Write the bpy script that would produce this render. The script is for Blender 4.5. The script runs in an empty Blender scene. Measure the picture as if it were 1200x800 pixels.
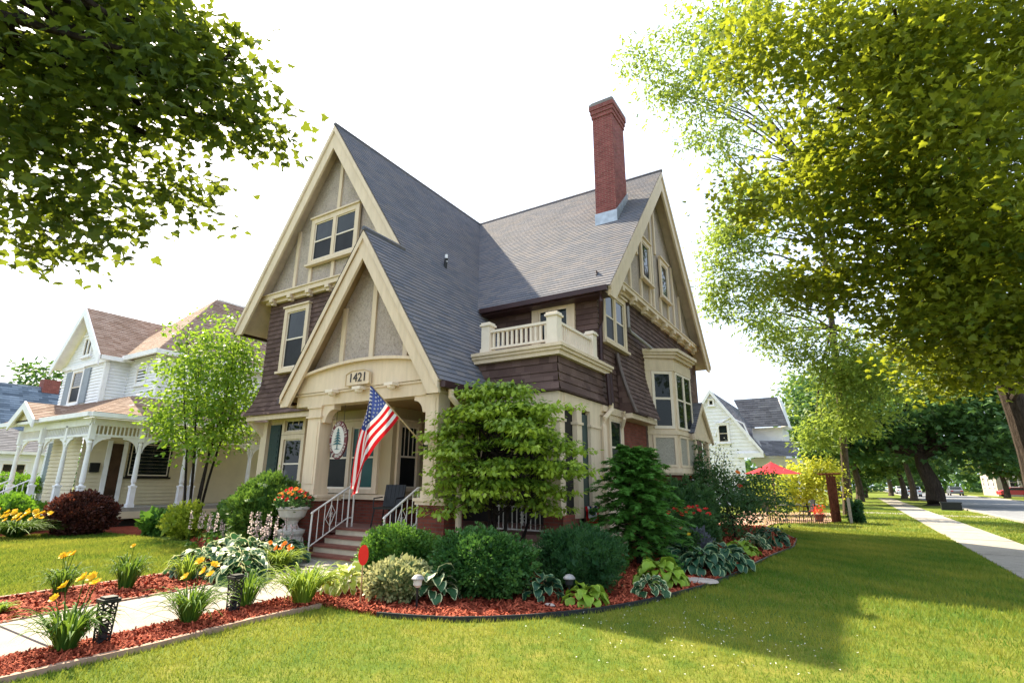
import bpy, math, random
import numpy as np
from mathutils import Vector
rng = np.random.default_rng(7)
random.seed(7)
scene = bpy.context.scene
COL = scene.collection
PI = math.pi
V = Vector

# ------------------------------------------------------------------ materials
class NT:
    def __init__(self, name):
        self.m = bpy.data.materials.new(name); self.m.use_nodes = True
        self.t = self.m.node_tree; self.t.nodes.clear()
        self.out = self.n('ShaderNodeOutputMaterial')
    def n(self, typ, **kw):
        nd = self.t.nodes.new(typ)
        for k, v in kw.items():
            if k.startswith('_'): setattr(nd, k[1:], v)
            else:
                key = k.replace('__', ' ')
                nd.inputs[key].default_value = v
        return nd
    def l(self, a, b): self.t.links.new(a, b)
    def uv(self):
        return self.n('ShaderNodeUVMap').outputs[0]
    def obj(self):
        return self.n('ShaderNodeTexCoord').outputs['Object']
    def noise(self, vec, scale, detail=4, rough=.55, dist=0):
        nd = self.n('ShaderNodeTexNoise'); nd.inputs['Scale'].default_value = scale
        nd.inputs['Detail'].default_value = detail; nd.inputs['Roughness'].default_value = rough
        nd.inputs['Distortion'].default_value = dist
        if vec is not None: self.l(vec, nd.inputs['Vector'])
        return nd.outputs['Fac']
    def ramp(self, fac, stops):
        nd = self.n('ShaderNodeValToRGB'); r = nd.color_ramp
        while len(r.elements) < len(stops): r.elements.new(.5)
        for e, (p, c) in zip(r.elements, stops):
            e.position = p; e.color = (*c, 1) if len(c) == 3 else c
        self.l(fac, nd.inputs[0]); return nd.outputs[0]
    def mix(self, fac, a, b, mode='MIX'):
        nd = self.n('ShaderNodeMix'); nd.data_type = 'RGBA'; nd.blend_type = mode
        for i, v in ((0, fac), (6, a), (7, b)):
            if isinstance(v, (int, float)): nd.inputs[i].default_value = v
            elif isinstance(v, tuple): nd.inputs[i].default_value = (*v, 1)
            else: self.l(v, nd.inputs[i])
        return nd.outputs[2]
    def math(self, op, a, b=0.0):
        nd = self.n('ShaderNodeMath'); nd.operation = op
        for i, v in ((0, a), (1, b)):
            if isinstance(v, (int, float)): nd.inputs[i].default_value = v
            else: self.l(v, nd.inputs[i])
        return nd.outputs[0]
    def bump(self, h, strength=.3, dist=.01):
        nd = self.n('ShaderNodeBump'); nd.inputs['Strength'].default_value = strength
        nd.inputs['Distance'].default_value = dist; self.l(h, nd.inputs['Height']); return nd.outputs[0]
    def bsdf(self, col, rough=.7, spec=.3, normal=None, metal=0.):
        nd = self.n('ShaderNodeBsdfPrincipled')
        if isinstance(col, tuple): nd.inputs['Base Color'].default_value = (*col, 1)
        else: self.l(col, nd.inputs['Base Color'])
        if isinstance(rough, (int, float)): nd.inputs['Roughness'].default_value = rough
        else: self.l(rough, nd.inputs['Roughness'])
        nd.inputs['Specular IOR Level'].default_value = spec
        nd.inputs['Metallic'].default_value = metal
        if normal is not None: self.l(normal, nd.inputs['Normal'])
        return nd.outputs[0]
    def done(self, sh):
        self.l(sh, self.out.inputs[0]); return self.m

def paint(name, col, rough=.55, var=.12, scale=3., bump=.15, bscale=40., spec=.3, metal=0.):
    t = NT(name); o = t.obj()
    n1 = t.noise(o, scale, 5, .6)
    dark = tuple(c*(1-var*1.6) for c in col); lite = tuple(min(1, c*(1+var)) for c in col)
    c = t.ramp(n1, [(.3, dark), (.55, col), (.75, lite)])
    n2 = t.noise(o, bscale, 3)
    return t.done(t.bsdf(c, rough, spec, t.bump(n2, bump, .004), metal))

def weathered(name, col, dirt, rough=.6, amount=.5):
    """painted wood with streaky wear"""
    t = NT(name); o = t.obj()
    mp = t.n('ShaderNodeMapping'); t.l(o, mp.inputs[0]); mp.inputs['Scale'].default_value = (6, 6, .8)
    n1 = t.noise(mp.outputs[0], 1.5, 6, .65)
    n2 = t.noise(o, 1.2, 4)
    c = t.ramp(n1, [(.35, col), (.75, tuple(x*(1-amount)+y*amount for x, y in zip(col, dirt)))])
    c = t.mix(.35, c, t.ramp(n2, [(.3, tuple(x*.85 for x in col)), (.7, tuple(min(1, x*1.08) for x in col))]))
    return t.done(t.bsdf(c, rough, .3, t.bump(n1, .15, .003)))

def brick(name, c1, c2, mortar, bw=.215, rh=.072, ms=.010):
    t = NT(name); u = t.uv()
    b = t.n('ShaderNodeTexBrick'); t.l(u, b.inputs['Vector'])
    for k, v in (('Scale', 1), ('Mortar Size', ms), ('Mortar Smooth', .2), ('Bias', 0), ('Brick Width', bw), ('Row Height', rh)):
        b.inputs[k].default_value = v
    b.inputs['Color1'].default_value = (*c1, 1); b.inputs['Color2'].default_value = (*c2, 1); b.inputs['Mortar'].default_value = (*mortar, 1)
    n = t.noise(u, 3.5, 5); n3 = t.noise(u, 60, 3)
    c = t.mix(.55, b.outputs[0], t.ramp(n, [(.3, (.55, .5, .5)), (.7, (1.15, 1.1, 1.1))]), 'MULTIPLY')
    h = t.math('ADD', t.math('MULTIPLY', b.outputs['Fac'], -1.), t.math('MULTIPLY', n3, .35))
    return t.done(t.bsdf(c, .85, .2, t.bump(h, .5, .006)))

def shingle(name, cols, w=.3, row=.14, rough=.85, bump=.3, tint=1., big=(.78, 1.15)):
    """per-tab colour variation in rows that follow the modelled courses"""
    t = NT(name); u = t.uv()
    b = t.n('ShaderNodeTexBrick'); t.l(u, b.inputs['Vector'])
    for k, v in (('Scale', 1), ('Mortar Size', .004), ('Mortar Smooth', .5), ('Bias', 0), ('Brick Width', w), ('Row Height', row)):
        b.inputs[k].default_value = v
    b.inputs['Color1'].default_value = (0, 0, 0, 1); b.inputs['Color2'].default_value = (1, 1, 1, 1); b.inputs['Mortar'].default_value = (.1, .1, .1, 1)
    b.offset = .37; b.offset_frequency = 2
    c = t.ramp(b.outputs[0], [(i/(len(cols)-1), x) for i, x in enumerate(cols)])
    n = t.noise(u, .9, 5, .6); n2 = t.noise(u, 45, 3, .7)
    c = t.mix(.8, c, t.ramp(n, [(.3, (big[0],)*3), (.7, (big[1],)*3)]), 'MULTIPLY')
    c = t.mix(.6, c, t.ramp(n2, [(.3, (.65,)*3), (.7, (1.3,)*3)]), 'MULTIPLY')
    h = t.math('ADD', t.math('MULTIPLY', b.outputs['Fac'], -1.), t.math('MULTIPLY', n2, .6))
    return t.done(t.bsdf(c, rough, .25, t.bump(h, bump, .006)))

def stucco_mat(name, col):
    t = NT(name); o = t.obj()
    vo = t.n('ShaderNodeTexVoronoi'); vo.inputs['Scale'].default_value = 38; t.l(o, vo.inputs['Vector'])
    n = t.noise(o, 22, 6, .7, .6); n2 = t.noise(o, 1.6, 5)
    c = t.ramp(n, [(.32, tuple(x*.62 for x in col)), (.5, col), (.7, tuple(x*1.18 for x in col))])
    c = t.mix(.6, c, t.ramp(n2, [(.3, (.8,)*3), (.7, (1.12,)*3)]), 'MULTIPLY')
    h = t.math('ADD', n, t.math('MULTIPLY', vo.outputs['Distance'], .5))
    return t.done(t.bsdf(c, .95, .1, t.bump(h, .9, .03)))

def glass_mat(name, base=(.008, .011, .010), curtain=None):
    t = NT(name); o = t.obj(); u = t.uv()
    n = t.noise(u, 1.8, 2)
    if curtain:
        w = t.n('ShaderNodeTexWave'); w.inputs['Scale'].default_value = 3.2; w.inputs['Distortion'].default_value = 1.5; t.l(u, w.inputs['Vector'])
        n2 = t.noise(u, 1.1, 2)
        c = t.mix(t.ramp(n2, [(.54, (0, 0, 0)), (.60, (1, 1, 1))]), base, t.ramp(w.outputs[0], [(0, tuple(x*.45 for x in curtain)), (1, curtain)]))
    else:
        c = t.ramp(t.noise(u, 2.2, 3), [(.4, base), (.7, tuple(x*2.2 for x in base))])
    return t.done(t.bsdf(c, .03, .28, t.bump(n, .10, .03)))

def leaf_mat(name, ca, cb, trans=.4, tcol=None, spec=.25, rough=.5):
    t = NT(name)
    a = t.n('ShaderNodeAttribute'); a.attribute_name = 'rnd'
    c = t.mix(a.outputs['Fac'], ca, cb)
    p = t.bsdf(c, rough, spec)
    tr = t.n('ShaderNodeBsdfTranslucent')
    tc = tcol or tuple(min(1, x*1.8) for x in cb)
    t.l(t.mix(.55, c, tc), tr.inputs[0])
    m = t.n('ShaderNodeMixShader'); m.inputs[0].default_value = trans
    t.l(p, m.inputs[1]); t.l(tr.outputs[0], m.inputs[2])
    return t.done(m.outputs[0])

def hosta_mat(name, inner, edge, trans=.25):
    t = NT(name)
    e = t.n('ShaderNodeAttribute'); e.attribute_name = 'edge'
    a = t.n('ShaderNodeAttribute'); a.attribute_name = 'rnd'
    ci = t.mix(a.outputs['Fac'], tuple(x*.75 for x in inner), tuple(x*1.25 for x in inner))
    c = t.mix(t.ramp(e.outputs['Fac'], [(.62, (0, 0, 0)), (.74, (1, 1, 1))]), ci, edge)
    p = t.bsdf(c, .45, .3)
    tr = t.n('ShaderNodeBsdfTranslucent'); t.l(c, tr.inputs[0])
    m = t.n('ShaderNodeMixShader'); m.inputs[0].default_value = trans
    t.l(p, m.inputs[1]); t.l(tr.outputs[0], m.inputs[2])
    return t.done(m.outputs[0])

def bark_mat(name, col):
    t = NT(name); o = t.obj()
    mp = t.n('ShaderNodeMapping'); t.l(o, mp.inputs[0]); mp.inputs['Scale'].default_value = (1, 1, .18)
    n = t.noise(mp.outputs[0], 14, 6, .7, .5)
    c = t.ramp(n, [(.35, tuple(x*.45 for x in col)), (.65, tuple(x*1.3 for x in col))])
    return t.done(t.bsdf(c, .95, .1, t.bump(n, 1., .05)))

def ground_mat(name, stops, scales=(.35, 3., 30.), bump=.5, rough=.95):
    t = NT(name); o = t.obj()
    n1 = t.noise(o, scales[0], 5, .6); n2 = t.noise(o, scales[1], 5, .65); n3 = t.noise(o, scales[2], 4, .7)
    c = t.ramp(t.math('ADD', t.math('MULTIPLY', n1, .5), t.math('MULTIPLY', n2, .5)), stops)
    c = t.mix(.7, c, t.ramp(n3, [(.3, (.6,)*3), (.7, (1.35,)*3)]), 'MULTIPLY')
    return t.done(t.bsdf(c, rough, .12, t.bump(n3, bump, .03)))

M = {}
TRIM = (.72, .575, .41)
M['trim'] = weathered('cream_trim_paint', TRIM, (.36, .28, .17), .6, .55)
M['soffit'] = paint('soffit_paint', (.62, .50, .38), .8, .1)
M['stucco'] = stucco_mat('pebble_stucco', (.48, .40, .345))
M['wallsh'] = shingle('brown_wall_shingle', [(.076, .043, .037), (.108, .064, .054), (.145, .090, .076)], .24, .15, .8, .25)
M['roof'] = shingle('asphalt_roof_shingle', [(.112, .118, .142), (.142, .142, .164), (.182, .166, .170), (.128, .130, .152)], .31, .145, .9, .35, big=(.85, 1.1))
M['brick'] = brick('red_brick', (.165, .040, .026), (.245, .066, .044), (.13, .075, .058))
M['chim'] = brick('chimney_brick', (.20, .050, .050), (.28, .080, .074), (.27, .15, .12))
M['flash'] = paint('lead_flashing', (.42, .46, .50), .45, .15, 5, .2, 12, .5, .6)
M['capstone'] = paint('chimney_cap_stone', (.22, .20, .19), .9, .2)
M['gutter'] = paint('brown_gutter', (.045, .020, .020), .4, .15)
M['glass'] = glass_mat('window_glass')
M['screen'] = paint('insect_screen', (.016, .017, .018), .4, .3, 2., .05, 60, .12)
M['glassc'] = glass_mat('curtained_window_glass', curtain=(.20, .20, .17))
M['lattice'] = paint('bay_panel_stucco', (.36, .33, .27), .9, .2, 30, .6, 60)
M['sash'] = paint('cream_window_sash', (.78, .67, .54), .5, .06)
M['teal'] = paint('teal_green_shutter', (.012, .075, .068), .45, .15)
M['dkgreen'] = paint('dark_green_shutter', (.012, .035, .030), .45, .15)
M['iron'] = paint('white_iron_paint', (.72, .68, .62), .45, .1)
M['tread'] = paint('red_brown_tread', (.20, .070, .050), .5, .18)
M['riser'] = weathered('cream_riser', (.60, .52, .38), (.3, .25, .18), .6, .5)
M['floor'] = paint('porch_floor_paint', (.23, .12, .10), .5, .2)
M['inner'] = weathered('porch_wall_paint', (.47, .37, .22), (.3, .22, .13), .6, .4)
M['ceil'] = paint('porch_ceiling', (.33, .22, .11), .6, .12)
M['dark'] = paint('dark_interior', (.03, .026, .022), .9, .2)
M['door'] = paint('dark_wood_door', (.06, .03, .018), .4, .3)
M['grey'] = paint('grey_metal_pipe', (.32, .30, .30), .45, .1, metal=.3)
M['black'] = paint('black_metal', (.012, .012, .013), .4, .2)
M['numeral'] = paint('black_numeral', (.02, .015, .015), .4)
M['white'] = paint('white_paint', (.85, .83, .85), .55, .06)
M['siding'] = paint('white_siding', (.84, .83, .86), .55, .05, 2.)
M['sidingc'] = paint('cream_siding', (.66, .57, .40), .6, .05, 2.)
M['roofn'] = shingle('brown_neighbour_shingle', [(.22, .135, .095), (.29, .19, .145), (.38, .27, .215), (.25, .16, .12)], .32, .15, .9, .3)
M['roofb'] = shingle('blue_grey_shingle', [(.075, .10, .135), (.14, .18, .23), (.22, .27, .33)], .5, .2, .9, .3)
M['roofg'] = shingle('grey_far_shingle', [(.09, .09, .105), (.13, .13, .15), (.17, .17, .19)], .4, .18, .9, .3)
M['shutg'] = paint('grey_shutter', (.24, .27, .31), .5)
M['concrete'] = ground_mat('path_concrete', [(.3, (.24, .215, .185)), (.5, (.31, .285, .25)), (.7, (.37, .34, .30))], (.5, 4, 60), .25)
M['asphalt'] = ground_mat('asphalt', [(.3, (.15, .155, .165)), (.5, (.19, .195, .205)), (.7, (.23, .235, .245))], (.2, 3, 80), .2)
M['lawn'] = ground_mat('lawn_grass', [(.30, (.050, .110, .014)), (.47, (.10, .145, .018)), (.60, (.19, .19, .032)), (.75, (.31, .24, .08))], (.45, 2.6, 35), .9)
M['mulchbase'] = ground_mat('mulch_bed', [(.3, (.14, .026, .014)), (.5, (.23, .045, .024)), (.7, (.32, .075, .04))], (.8, 9, 70), 1.)
M['chip'] = leaf_mat('mulch_chip', (.15, .026, .014), (.50, .125, .065), .0, rough=.85, spec=.1)
M['edge'] = weathered('edging_wood', (.36, .235, .17), (.18, .11, .08), .85, .6)
M['blackedge'] = paint('black_edging', (.018, .02, .024), .45)
M['bark'] = bark_mat('maple_bark', (.095, .072, .055))
M['barkd'] = bark_mat('dark_bark', (.035, .027, .022))
M['barkr'] = bark_mat('street_tree_bark', (.055, .042, .034))
M['blade'] = leaf_mat('grass_blade', (.045, .150, .015), (.350, .325, .050), .35, (.36, .38, .05), .10)
M['clover'] = paint('clover_blossom', (.72, .72, .66), .8)
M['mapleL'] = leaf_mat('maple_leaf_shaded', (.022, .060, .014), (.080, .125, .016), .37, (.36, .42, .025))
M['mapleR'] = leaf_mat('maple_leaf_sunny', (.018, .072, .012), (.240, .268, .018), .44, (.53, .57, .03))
M['maplefar'] = leaf_mat('street_maple_leaf', (.026, .082, .028), (.080, .155, .038), .33, (.17, .30, .045))
M['mixleaf'] = leaf_mat('mixed_tree_leaf', (.075, .150, .035), (.20, .27, .05), .42, (.36, .46, .07))
M['locust'] = leaf_mat('locust_leaflet', (.075, .155, .025), (.22, .29, .045), .48, (.44, .54, .07))
M['young'] = leaf_mat('young_tree_leaf', (.07, .185, .016), (.22, .33, .03), .42, (.38, .54, .04))
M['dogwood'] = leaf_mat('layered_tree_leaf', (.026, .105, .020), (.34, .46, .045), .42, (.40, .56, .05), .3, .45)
M['hemlock'] = leaf_mat('evergreen_needle', (.034, .140, .024), (.115, .275, .040), .32, (.18, .40, .05))
M['yew'] = leaf_mat('yew_needle', (.020, .085, .020), (.075, .175, .032), .25, (.12, .26, .04))
M['yew2'] = leaf_mat('boxwood_leaf', (.036, .120, .020), (.140, .265, .035), .28, (.2, .38, .04))
M['yewdk'] = leaf_mat('dark_yew_needle', (.016, .068, .022), (.055, .135, .032), .25, (.09, .2, .04))
M['arbor'] = leaf_mat('cypress_leaf', (.036, .105, .020), (.15, .25, .035), .28, (.2, .34, .04))
M['hedge'] = leaf_mat('bright_hedge_leaf', (.06, .16, .012), (.15, .28, .02), .3)
M['barb'] = leaf_mat('barberry_leaf', (.035, .014, .012), (.095, .032, .022), .25, (.25, .06, .03))
M['rust'] = leaf_mat('rust_leaf', (.20, .06, .02), (.36, .14, .04), .3)
M['lime'] = leaf_mat('lime_leaf', (.18, .26, .02), (.38, .42, .04), .35)
M['gold'] = leaf_mat('golden_leaf', (.24, .30, .025), (.46, .46, .04), .35)
M['rose'] = leaf_mat('rose_leaf', (.022, .075, .024), (.075, .15, .04), .32)
M['airy'] = leaf_mat('pale_airy_leaf', (.05, .09, .05), (.22, .26, .20), .3)
M['dusty'] = leaf_mat('variegated_leaf', (.09, .16, .05), (.40, .38, .18), .3)
M['lily'] = leaf_mat('daylily_blade', (.030, .095, .014), (.105, .195, .026), .3, (.26, .38, .04), .10, .6)
M['lilyl'] = leaf_mat('daylily_bright_blade', (.10, .19, .018), (.25, .34, .042), .35, (.4, .5, .06), .10, .6)
M['yel'] = leaf_mat('yellow_petal', (.80, .48, .02), (.90, .62, .03), .3, (.9, .6, .03))
M['ora'] = leaf_mat('orange_petal', (.80, .20, .02), (.90, .36, .04), .3, (.9, .3, .03))
M['red'] = leaf_mat('red_petal', (.60, .018, .018), (.80, .06, .04), .3, (.8, .05, .04))
M['pink'] = leaf_mat('pink_flower', (.55, .34, .34), (.74, .56, .54), .3)
M['purple'] = leaf_mat('purple_flower', (.07, .085, .09), (.17, .17, .21), .3)
M['hostaV'] = hosta_mat('hosta_white_edge', (.035, .105, .040), (.58, .62, .34))
M['hostaB'] = hosta_mat('hosta_blue_green', (.022, .082, .042), (.24, .33, .16))
M['hostaL'] = hosta_mat('hosta_lime', (.19, .31, .025), (.27, .39, .04))
M['hostaY'] = hosta_mat('hosta_chartreuse', (.36, .42, .05), (.62, .62, .28))
M['fred'] = leaf_mat('flag_red', (.52, .010, .016), (.54, .012, .018), .22, (.75, .02, .025), .1, .8)
M['fwhite'] = leaf_mat('flag_white', (.74, .72, .72), (.74, .72, .72), .22, (.85, .8, .8), .1, .8)
M['fblue'] = leaf_mat('flag_blue', (.022, .040, .165), (.026, .046, .18), .25, (.07, .11, .36), .1, .8)
M['pole'] = paint('flagpole_wood', (.50, .36, .20), .4, .15)
M['signw'] = paint('sign_cream', (.62, .60, .55), .6)
M['signr'] = paint('sign_maroon', (.14, .035, .04), .6)
M['signt'] = paint('sign_teal', (.035, .12, .14), .6)
M['urn'] = weathered('urn_concrete', (.55, .52, .48), (.25, .23, .2), .85, .7)
M['reflect'] = paint('red_reflector', (.75, .02, .015), .35, .05)
M['woodstick'] = paint('wood_stake', (.42, .26, .12), .7)
M['umbred'] = leaf_mat('umbrella_fabric', (.62, .05, .07), (.68, .07, .09), .3, (.8, .1, .12), .1, .8)
M['fencew'] = bark_mat('brown_fence_wood', (.16, .055, .03))
M['patio'] = brick('patio_paver', (.42, .24, .18), (.52, .33, .26), (.35, .25, .2), .2, .1, .006)
M['carred'] = paint('red_car_paint', (.45, .02, .03), .25, .03, spec=.6)
M['carwhite'] = paint('white_car_paint', (.75, .76, .78), .25, .03, spec=.6)
M['cargrey'] = paint('grey_car_paint', (.12, .13, .15), .25, .03, spec=.6)
M['tyre'] = paint('tyre_rubber', (.02, .02, .02), .8)
M['rim'] = paint('wheel_rim', (.5, .5, .52), .3, .1, metal=.7)
M['lamp'] = paint('headlight_lens', (.75, .75, .72), .2, .03)
M['taill'] = paint('tail_light', (.5, .02, .02), .25, .03)
M['tan'] = paint('tan_siding', (.38, .33, .28), .7)
M['brownroof'] = paint('far_brown_roof', (.16, .12, .10), .9)
M['stone'] = paint('flat_stone', (.42, .36, .32), .9, .2)
M['edgeb'] = paint('pent_edge_paint', (.15, .115, .105), .6)
M['lampglass'] = paint('solar_lamp_lens', (.62, .60, .55), .3)

# ------------------------------------------------------------------ mesh building
class MB:
    """collects polygons (world coordinates) for ONE mesh object"""
    def __init__(self): self.v = []; self.f = []; self.uv = []; self.mi = []; self.cur = 0
    def poly(self, pts, uv=None, mi=None):
        pts = [V(p) for p in pts]; b = len(self.v)
        self.v.extend(pts); self.f.append(list(range(b, b+len(pts))))
        if uv is None:
            n = V((0, 0, 0))
            for i in range(len(pts)):
                a, c = pts[i], pts[(i+1) % len(pts)]
                n += V(((a.y-c.y)*(a.z+c.z), (a.z-c.z)*(a.x+c.x), (a.x-c.x)*(a.y+c.y)))
            ax = max(range(3), key=lambda i: abs(n[i]))
            if ax == 2: uv = [(p.x, p.y) for p in pts]
            elif ax == 0: uv = [(p.y, p.z) for p in pts]
            else: uv = [(p.x, p.z) for p in pts]
        self.uv.extend(uv); self.mi.append(self.cur if mi is None else mi)
    def pbox(self, o, a, b, c):
        o, a, b, c = V(o), V(a), V(b), V(c)
        if a.cross(b).dot(c) < 0: a, b = b, a
        p = [o, o+a, o+a+b, o+b, o+c, o+a+c, o+a+b+c, o+b+c]
        for q in ((0, 3, 2, 1), (4, 5, 6, 7), (0, 1, 5, 4), (1, 2, 6, 5), (2, 3, 7, 6), (3, 0, 4, 7)):
            self.poly([p[i] for i in q])
        return self
    def box(self, x0, x1, y0, y1, z0, z1):
        return self.pbox((x0, y0, z0), (x1-x0, 0, 0), (0, y1-y0, 0), (0, 0, z1-z0))
    def prism(self, pts, ext):
        pts = [V(p) for p in pts]; e = V(ext)
        n = V((0, 0, 0))
        for i in range(1, len(pts)-1): n += (pts[i]-pts[0]).cross(pts[i+1]-pts[0])
        if n.dot(e) > 0: pts = pts[::-1]
        self.poly(pts); q = [p+e for p in pts]; self.poly(q[::-1])
        for i in range(len(pts)):
            j = (i+1) % len(pts); self.poly([pts[j], pts[i], q[i], q[j]])
        return self
    def tube(self, path, r, seg=8, caps=True):
        path = [V(p) for p in path]; rs = r if isinstance(r, (list, tuple)) else [r]*len(path)
        rings = []
        up = V((0, 0, 1))
        for i, p in enumerate(path):
            d = (path[min(i+1, len(path)-1)]-path[max(i-1, 0)]).normalized()
            a = d.cross(up if abs(d.z) < .95 else V((1, 0, 0))).normalized(); b = d.cross(a)
            rings.append([p+a*(rs[i]*math.cos(2*PI*k/seg))+b*(rs[i]*math.sin(2*PI*k/seg)) for k in range(seg)])
        for i in range(len(rings)-1):
            for k in range(seg):
                k2 = (k+1) % seg
                self.poly([rings[i][k], rings[i+1][k], rings[i+1][k2], rings[i][k2]])
        if caps: self.poly(rings[0]); self.poly(rings[-1][::-1])
        return self
    def lathe(self, c, prof, seg=20, sx=1., sy=1.):
        c = V(c); rings = [[c+V((r*sx*math.cos(2*PI*k/seg), r*sy*math.sin(2*PI*k/seg), z)) for k in range(seg)] for r, z in prof]
        for i in range(len(rings)-1):
            for k in range(seg):
                k2 = (k+1) % seg; self.poly([rings[i][k], rings[i][k2], rings[i+1][k2], rings[i+1][k]])
        self.poly(rings[0][::-1]); self.poly(rings[-1]); return self
    def courses(self, poly, up, nrm, step, thick, disp=None, base=None):
        """slice a convex planar polygon into lapped courses"""
        poly = [V(p) for p in poly]; up = V(up).normalized(); nrm = V(nrm).normalized(); hz = up.cross(nrm)
        v0 = min(p.dot(up) for p in poly); v1 = max(p.dot(up) for p in poly)
        k0 = math.floor(v0/step)
        def clip(pts, val, keep_above):
            out = []
            for i in range(len(pts)):
                a, b = pts[i], pts[(i+1) % len(pts)]
                da, db = a.dot(up)-val, b.dot(up)-val
                if not keep_above: da, db = -da, -db
                if da >= 0: out.append(a)
                if (da > 0 and db < 0) or (da < 0 and db > 0): out.append(a+(b-a)*(da/(da-db)))
            return out
        k = k0
        while k*step < v1-1e-5:
            lo, hi = k*step, (k+1)*step
            q = clip(clip(poly, lo, True), hi, False); k += 1
            cl = []
            for p in q:
                if not cl or (p-cl[-1]).length > 1e-4: cl.append(p)
            if len(cl) > 1 and (cl[0]-cl[-1]).length < 1e-4: cl.pop()
            if len(cl) < 3: continue
            lo2 = max(lo, v0)
            P = []
            for p in cl:
                t = 1-(p.dot(up)-lo)/step
                x = p+nrm*(thick*t+.002)
                if disp: x = disp(x)
                P.append(x)
            self.poly(P, [(p.dot(hz), p.dot(up)) for p in cl])
            for i in range(len(cl)):
                j = (i+1) % len(cl)
                if abs(cl[i].dot(up)-lo2) < 1e-4 and abs(cl[j].dot(up)-lo2) < 1e-4:
                    a, b = cl[i], cl[j]
                    if disp: a, b = disp(a), disp(b)
                    self.poly([P[j], P[i], a, b], [(0, lo2)]*4)
        return self
    def build(self, name, mat, parent=None, smooth=False):
        me = bpy.data.meshes.new(name)
        o = bpy.data.objects.new(name, me); COL.objects.link(o)
        off = V((0, 0, 0))
        if parent is not None:
            o.parent = parent; off = origin_of(parent)
        else:
            if self.v:
                xs = [p.x for p in self.v]; ys = [p.y for p in self.v]; zs = [p.z for p in self.v]
                off = V(((min(xs)+max(xs))/2, (min(ys)+max(ys))/2, min(zs))); o.location = off
        me.from_pydata([p-off for p in self.v], [], self.f)
        uvl = me.uv_layers.new(name='UVMap')
        uvl.data.foreach_set('uv', np.array(self.uv, dtype=np.float32).ravel())
        mats = mat if isinstance(mat, (list, tuple)) else [mat]
        for m in mats: me.materials.append(m)
        if len(mats) > 1: me.polygons.foreach_set('material_index', np.array(self.mi, dtype=np.int32))
        if smooth: me.polygons.foreach_set('use_smooth', np.ones(len(me.polygons), dtype=bool))
        me.update(); return o

def origin_of(o):
    p = V((0, 0, 0))
    while o is not None: p += o.location; o = o.parent
    return p

def thing(name, label, cat, loc=(0, 0, 0), group=None):
    o = bpy.data.objects.new(name, None); COL.objects.link(o); o.location = loc
    o.empty_display_size = .2
    return tag(o, label, cat, group)
def tag(o, label=None, cat=None, group=None, kind=None):
    if label: o['label'] = label
    if cat: o['category'] = cat
    if group: o['group'] = group
    if kind: o['kind'] = kind
    return o
def struct(o): o['kind'] = 'structure'; return o

# ------------------------------------------------------------------ leaves (numpy)
def np_mesh(name, verts, faces_list, mat, parent=None, rnd=None, edge=None, smooth=False, loc=None):
    """faces_list: list of int arrays (M,k)"""
    me = bpy.data.meshes.new(name); o = bpy.data.objects.new(name, me); COL.objects.link(o)
    verts = np.asarray(verts, dtype=np.float32)
    if parent is not None: o.parent = parent; off = np.array(origin_of(parent))
    else:
        off = np.array(loc if loc is not None else [(verts[:, 0].min()+verts[:, 0].max())/2, (verts[:, 1].min()+verts[:, 1].max())/2, verts[:, 2].min()]); o.location = off
    verts = verts-off.astype(np.float32)
    me.vertices.add(len(verts)); me.vertices.foreach_set('co', verts.ravel())
    nl = sum(f.size for f in faces_list); nf = sum(len(f) for f in faces_list)
    me.loops.add(nl); me.polygons.add(nf)
    me.loops.foreach_set('vertex_index', np.concatenate([f.ravel() for f in faces_list]).astype(np.int32))
    tot = np.concatenate([np.full(len(f), f.shape[1]) for f in faces_list]).astype(np.int32)
    st = np.concatenate([[0], np.cumsum(tot)[:-1]]).astype(np.int32)
    me.polygons.foreach_set('loop_start', st); me.polygons.foreach_set('loop_total', tot)
    if rnd is not None:
        a = me.attributes.new('rnd', 'FLOAT', 'FACE'); a.data.foreach_set('value', np.asarray(rnd, dtype=np.float32))
    if edge is not None:
        a = me.attributes.new('edge', 'FLOAT', 'POINT'); a.data.foreach_set('value', np.asarray(edge, dtype=np.float32))
    if smooth: me.polygons.foreach_set('use_smooth', np.ones(nf, dtype=bool))
    me.update(calc_edges=True); me.validate()
    me.materials.append(mat); return o

def unit(a): return a/(np.linalg.norm(a, axis=-1, keepdims=True)+1e-9)

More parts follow.
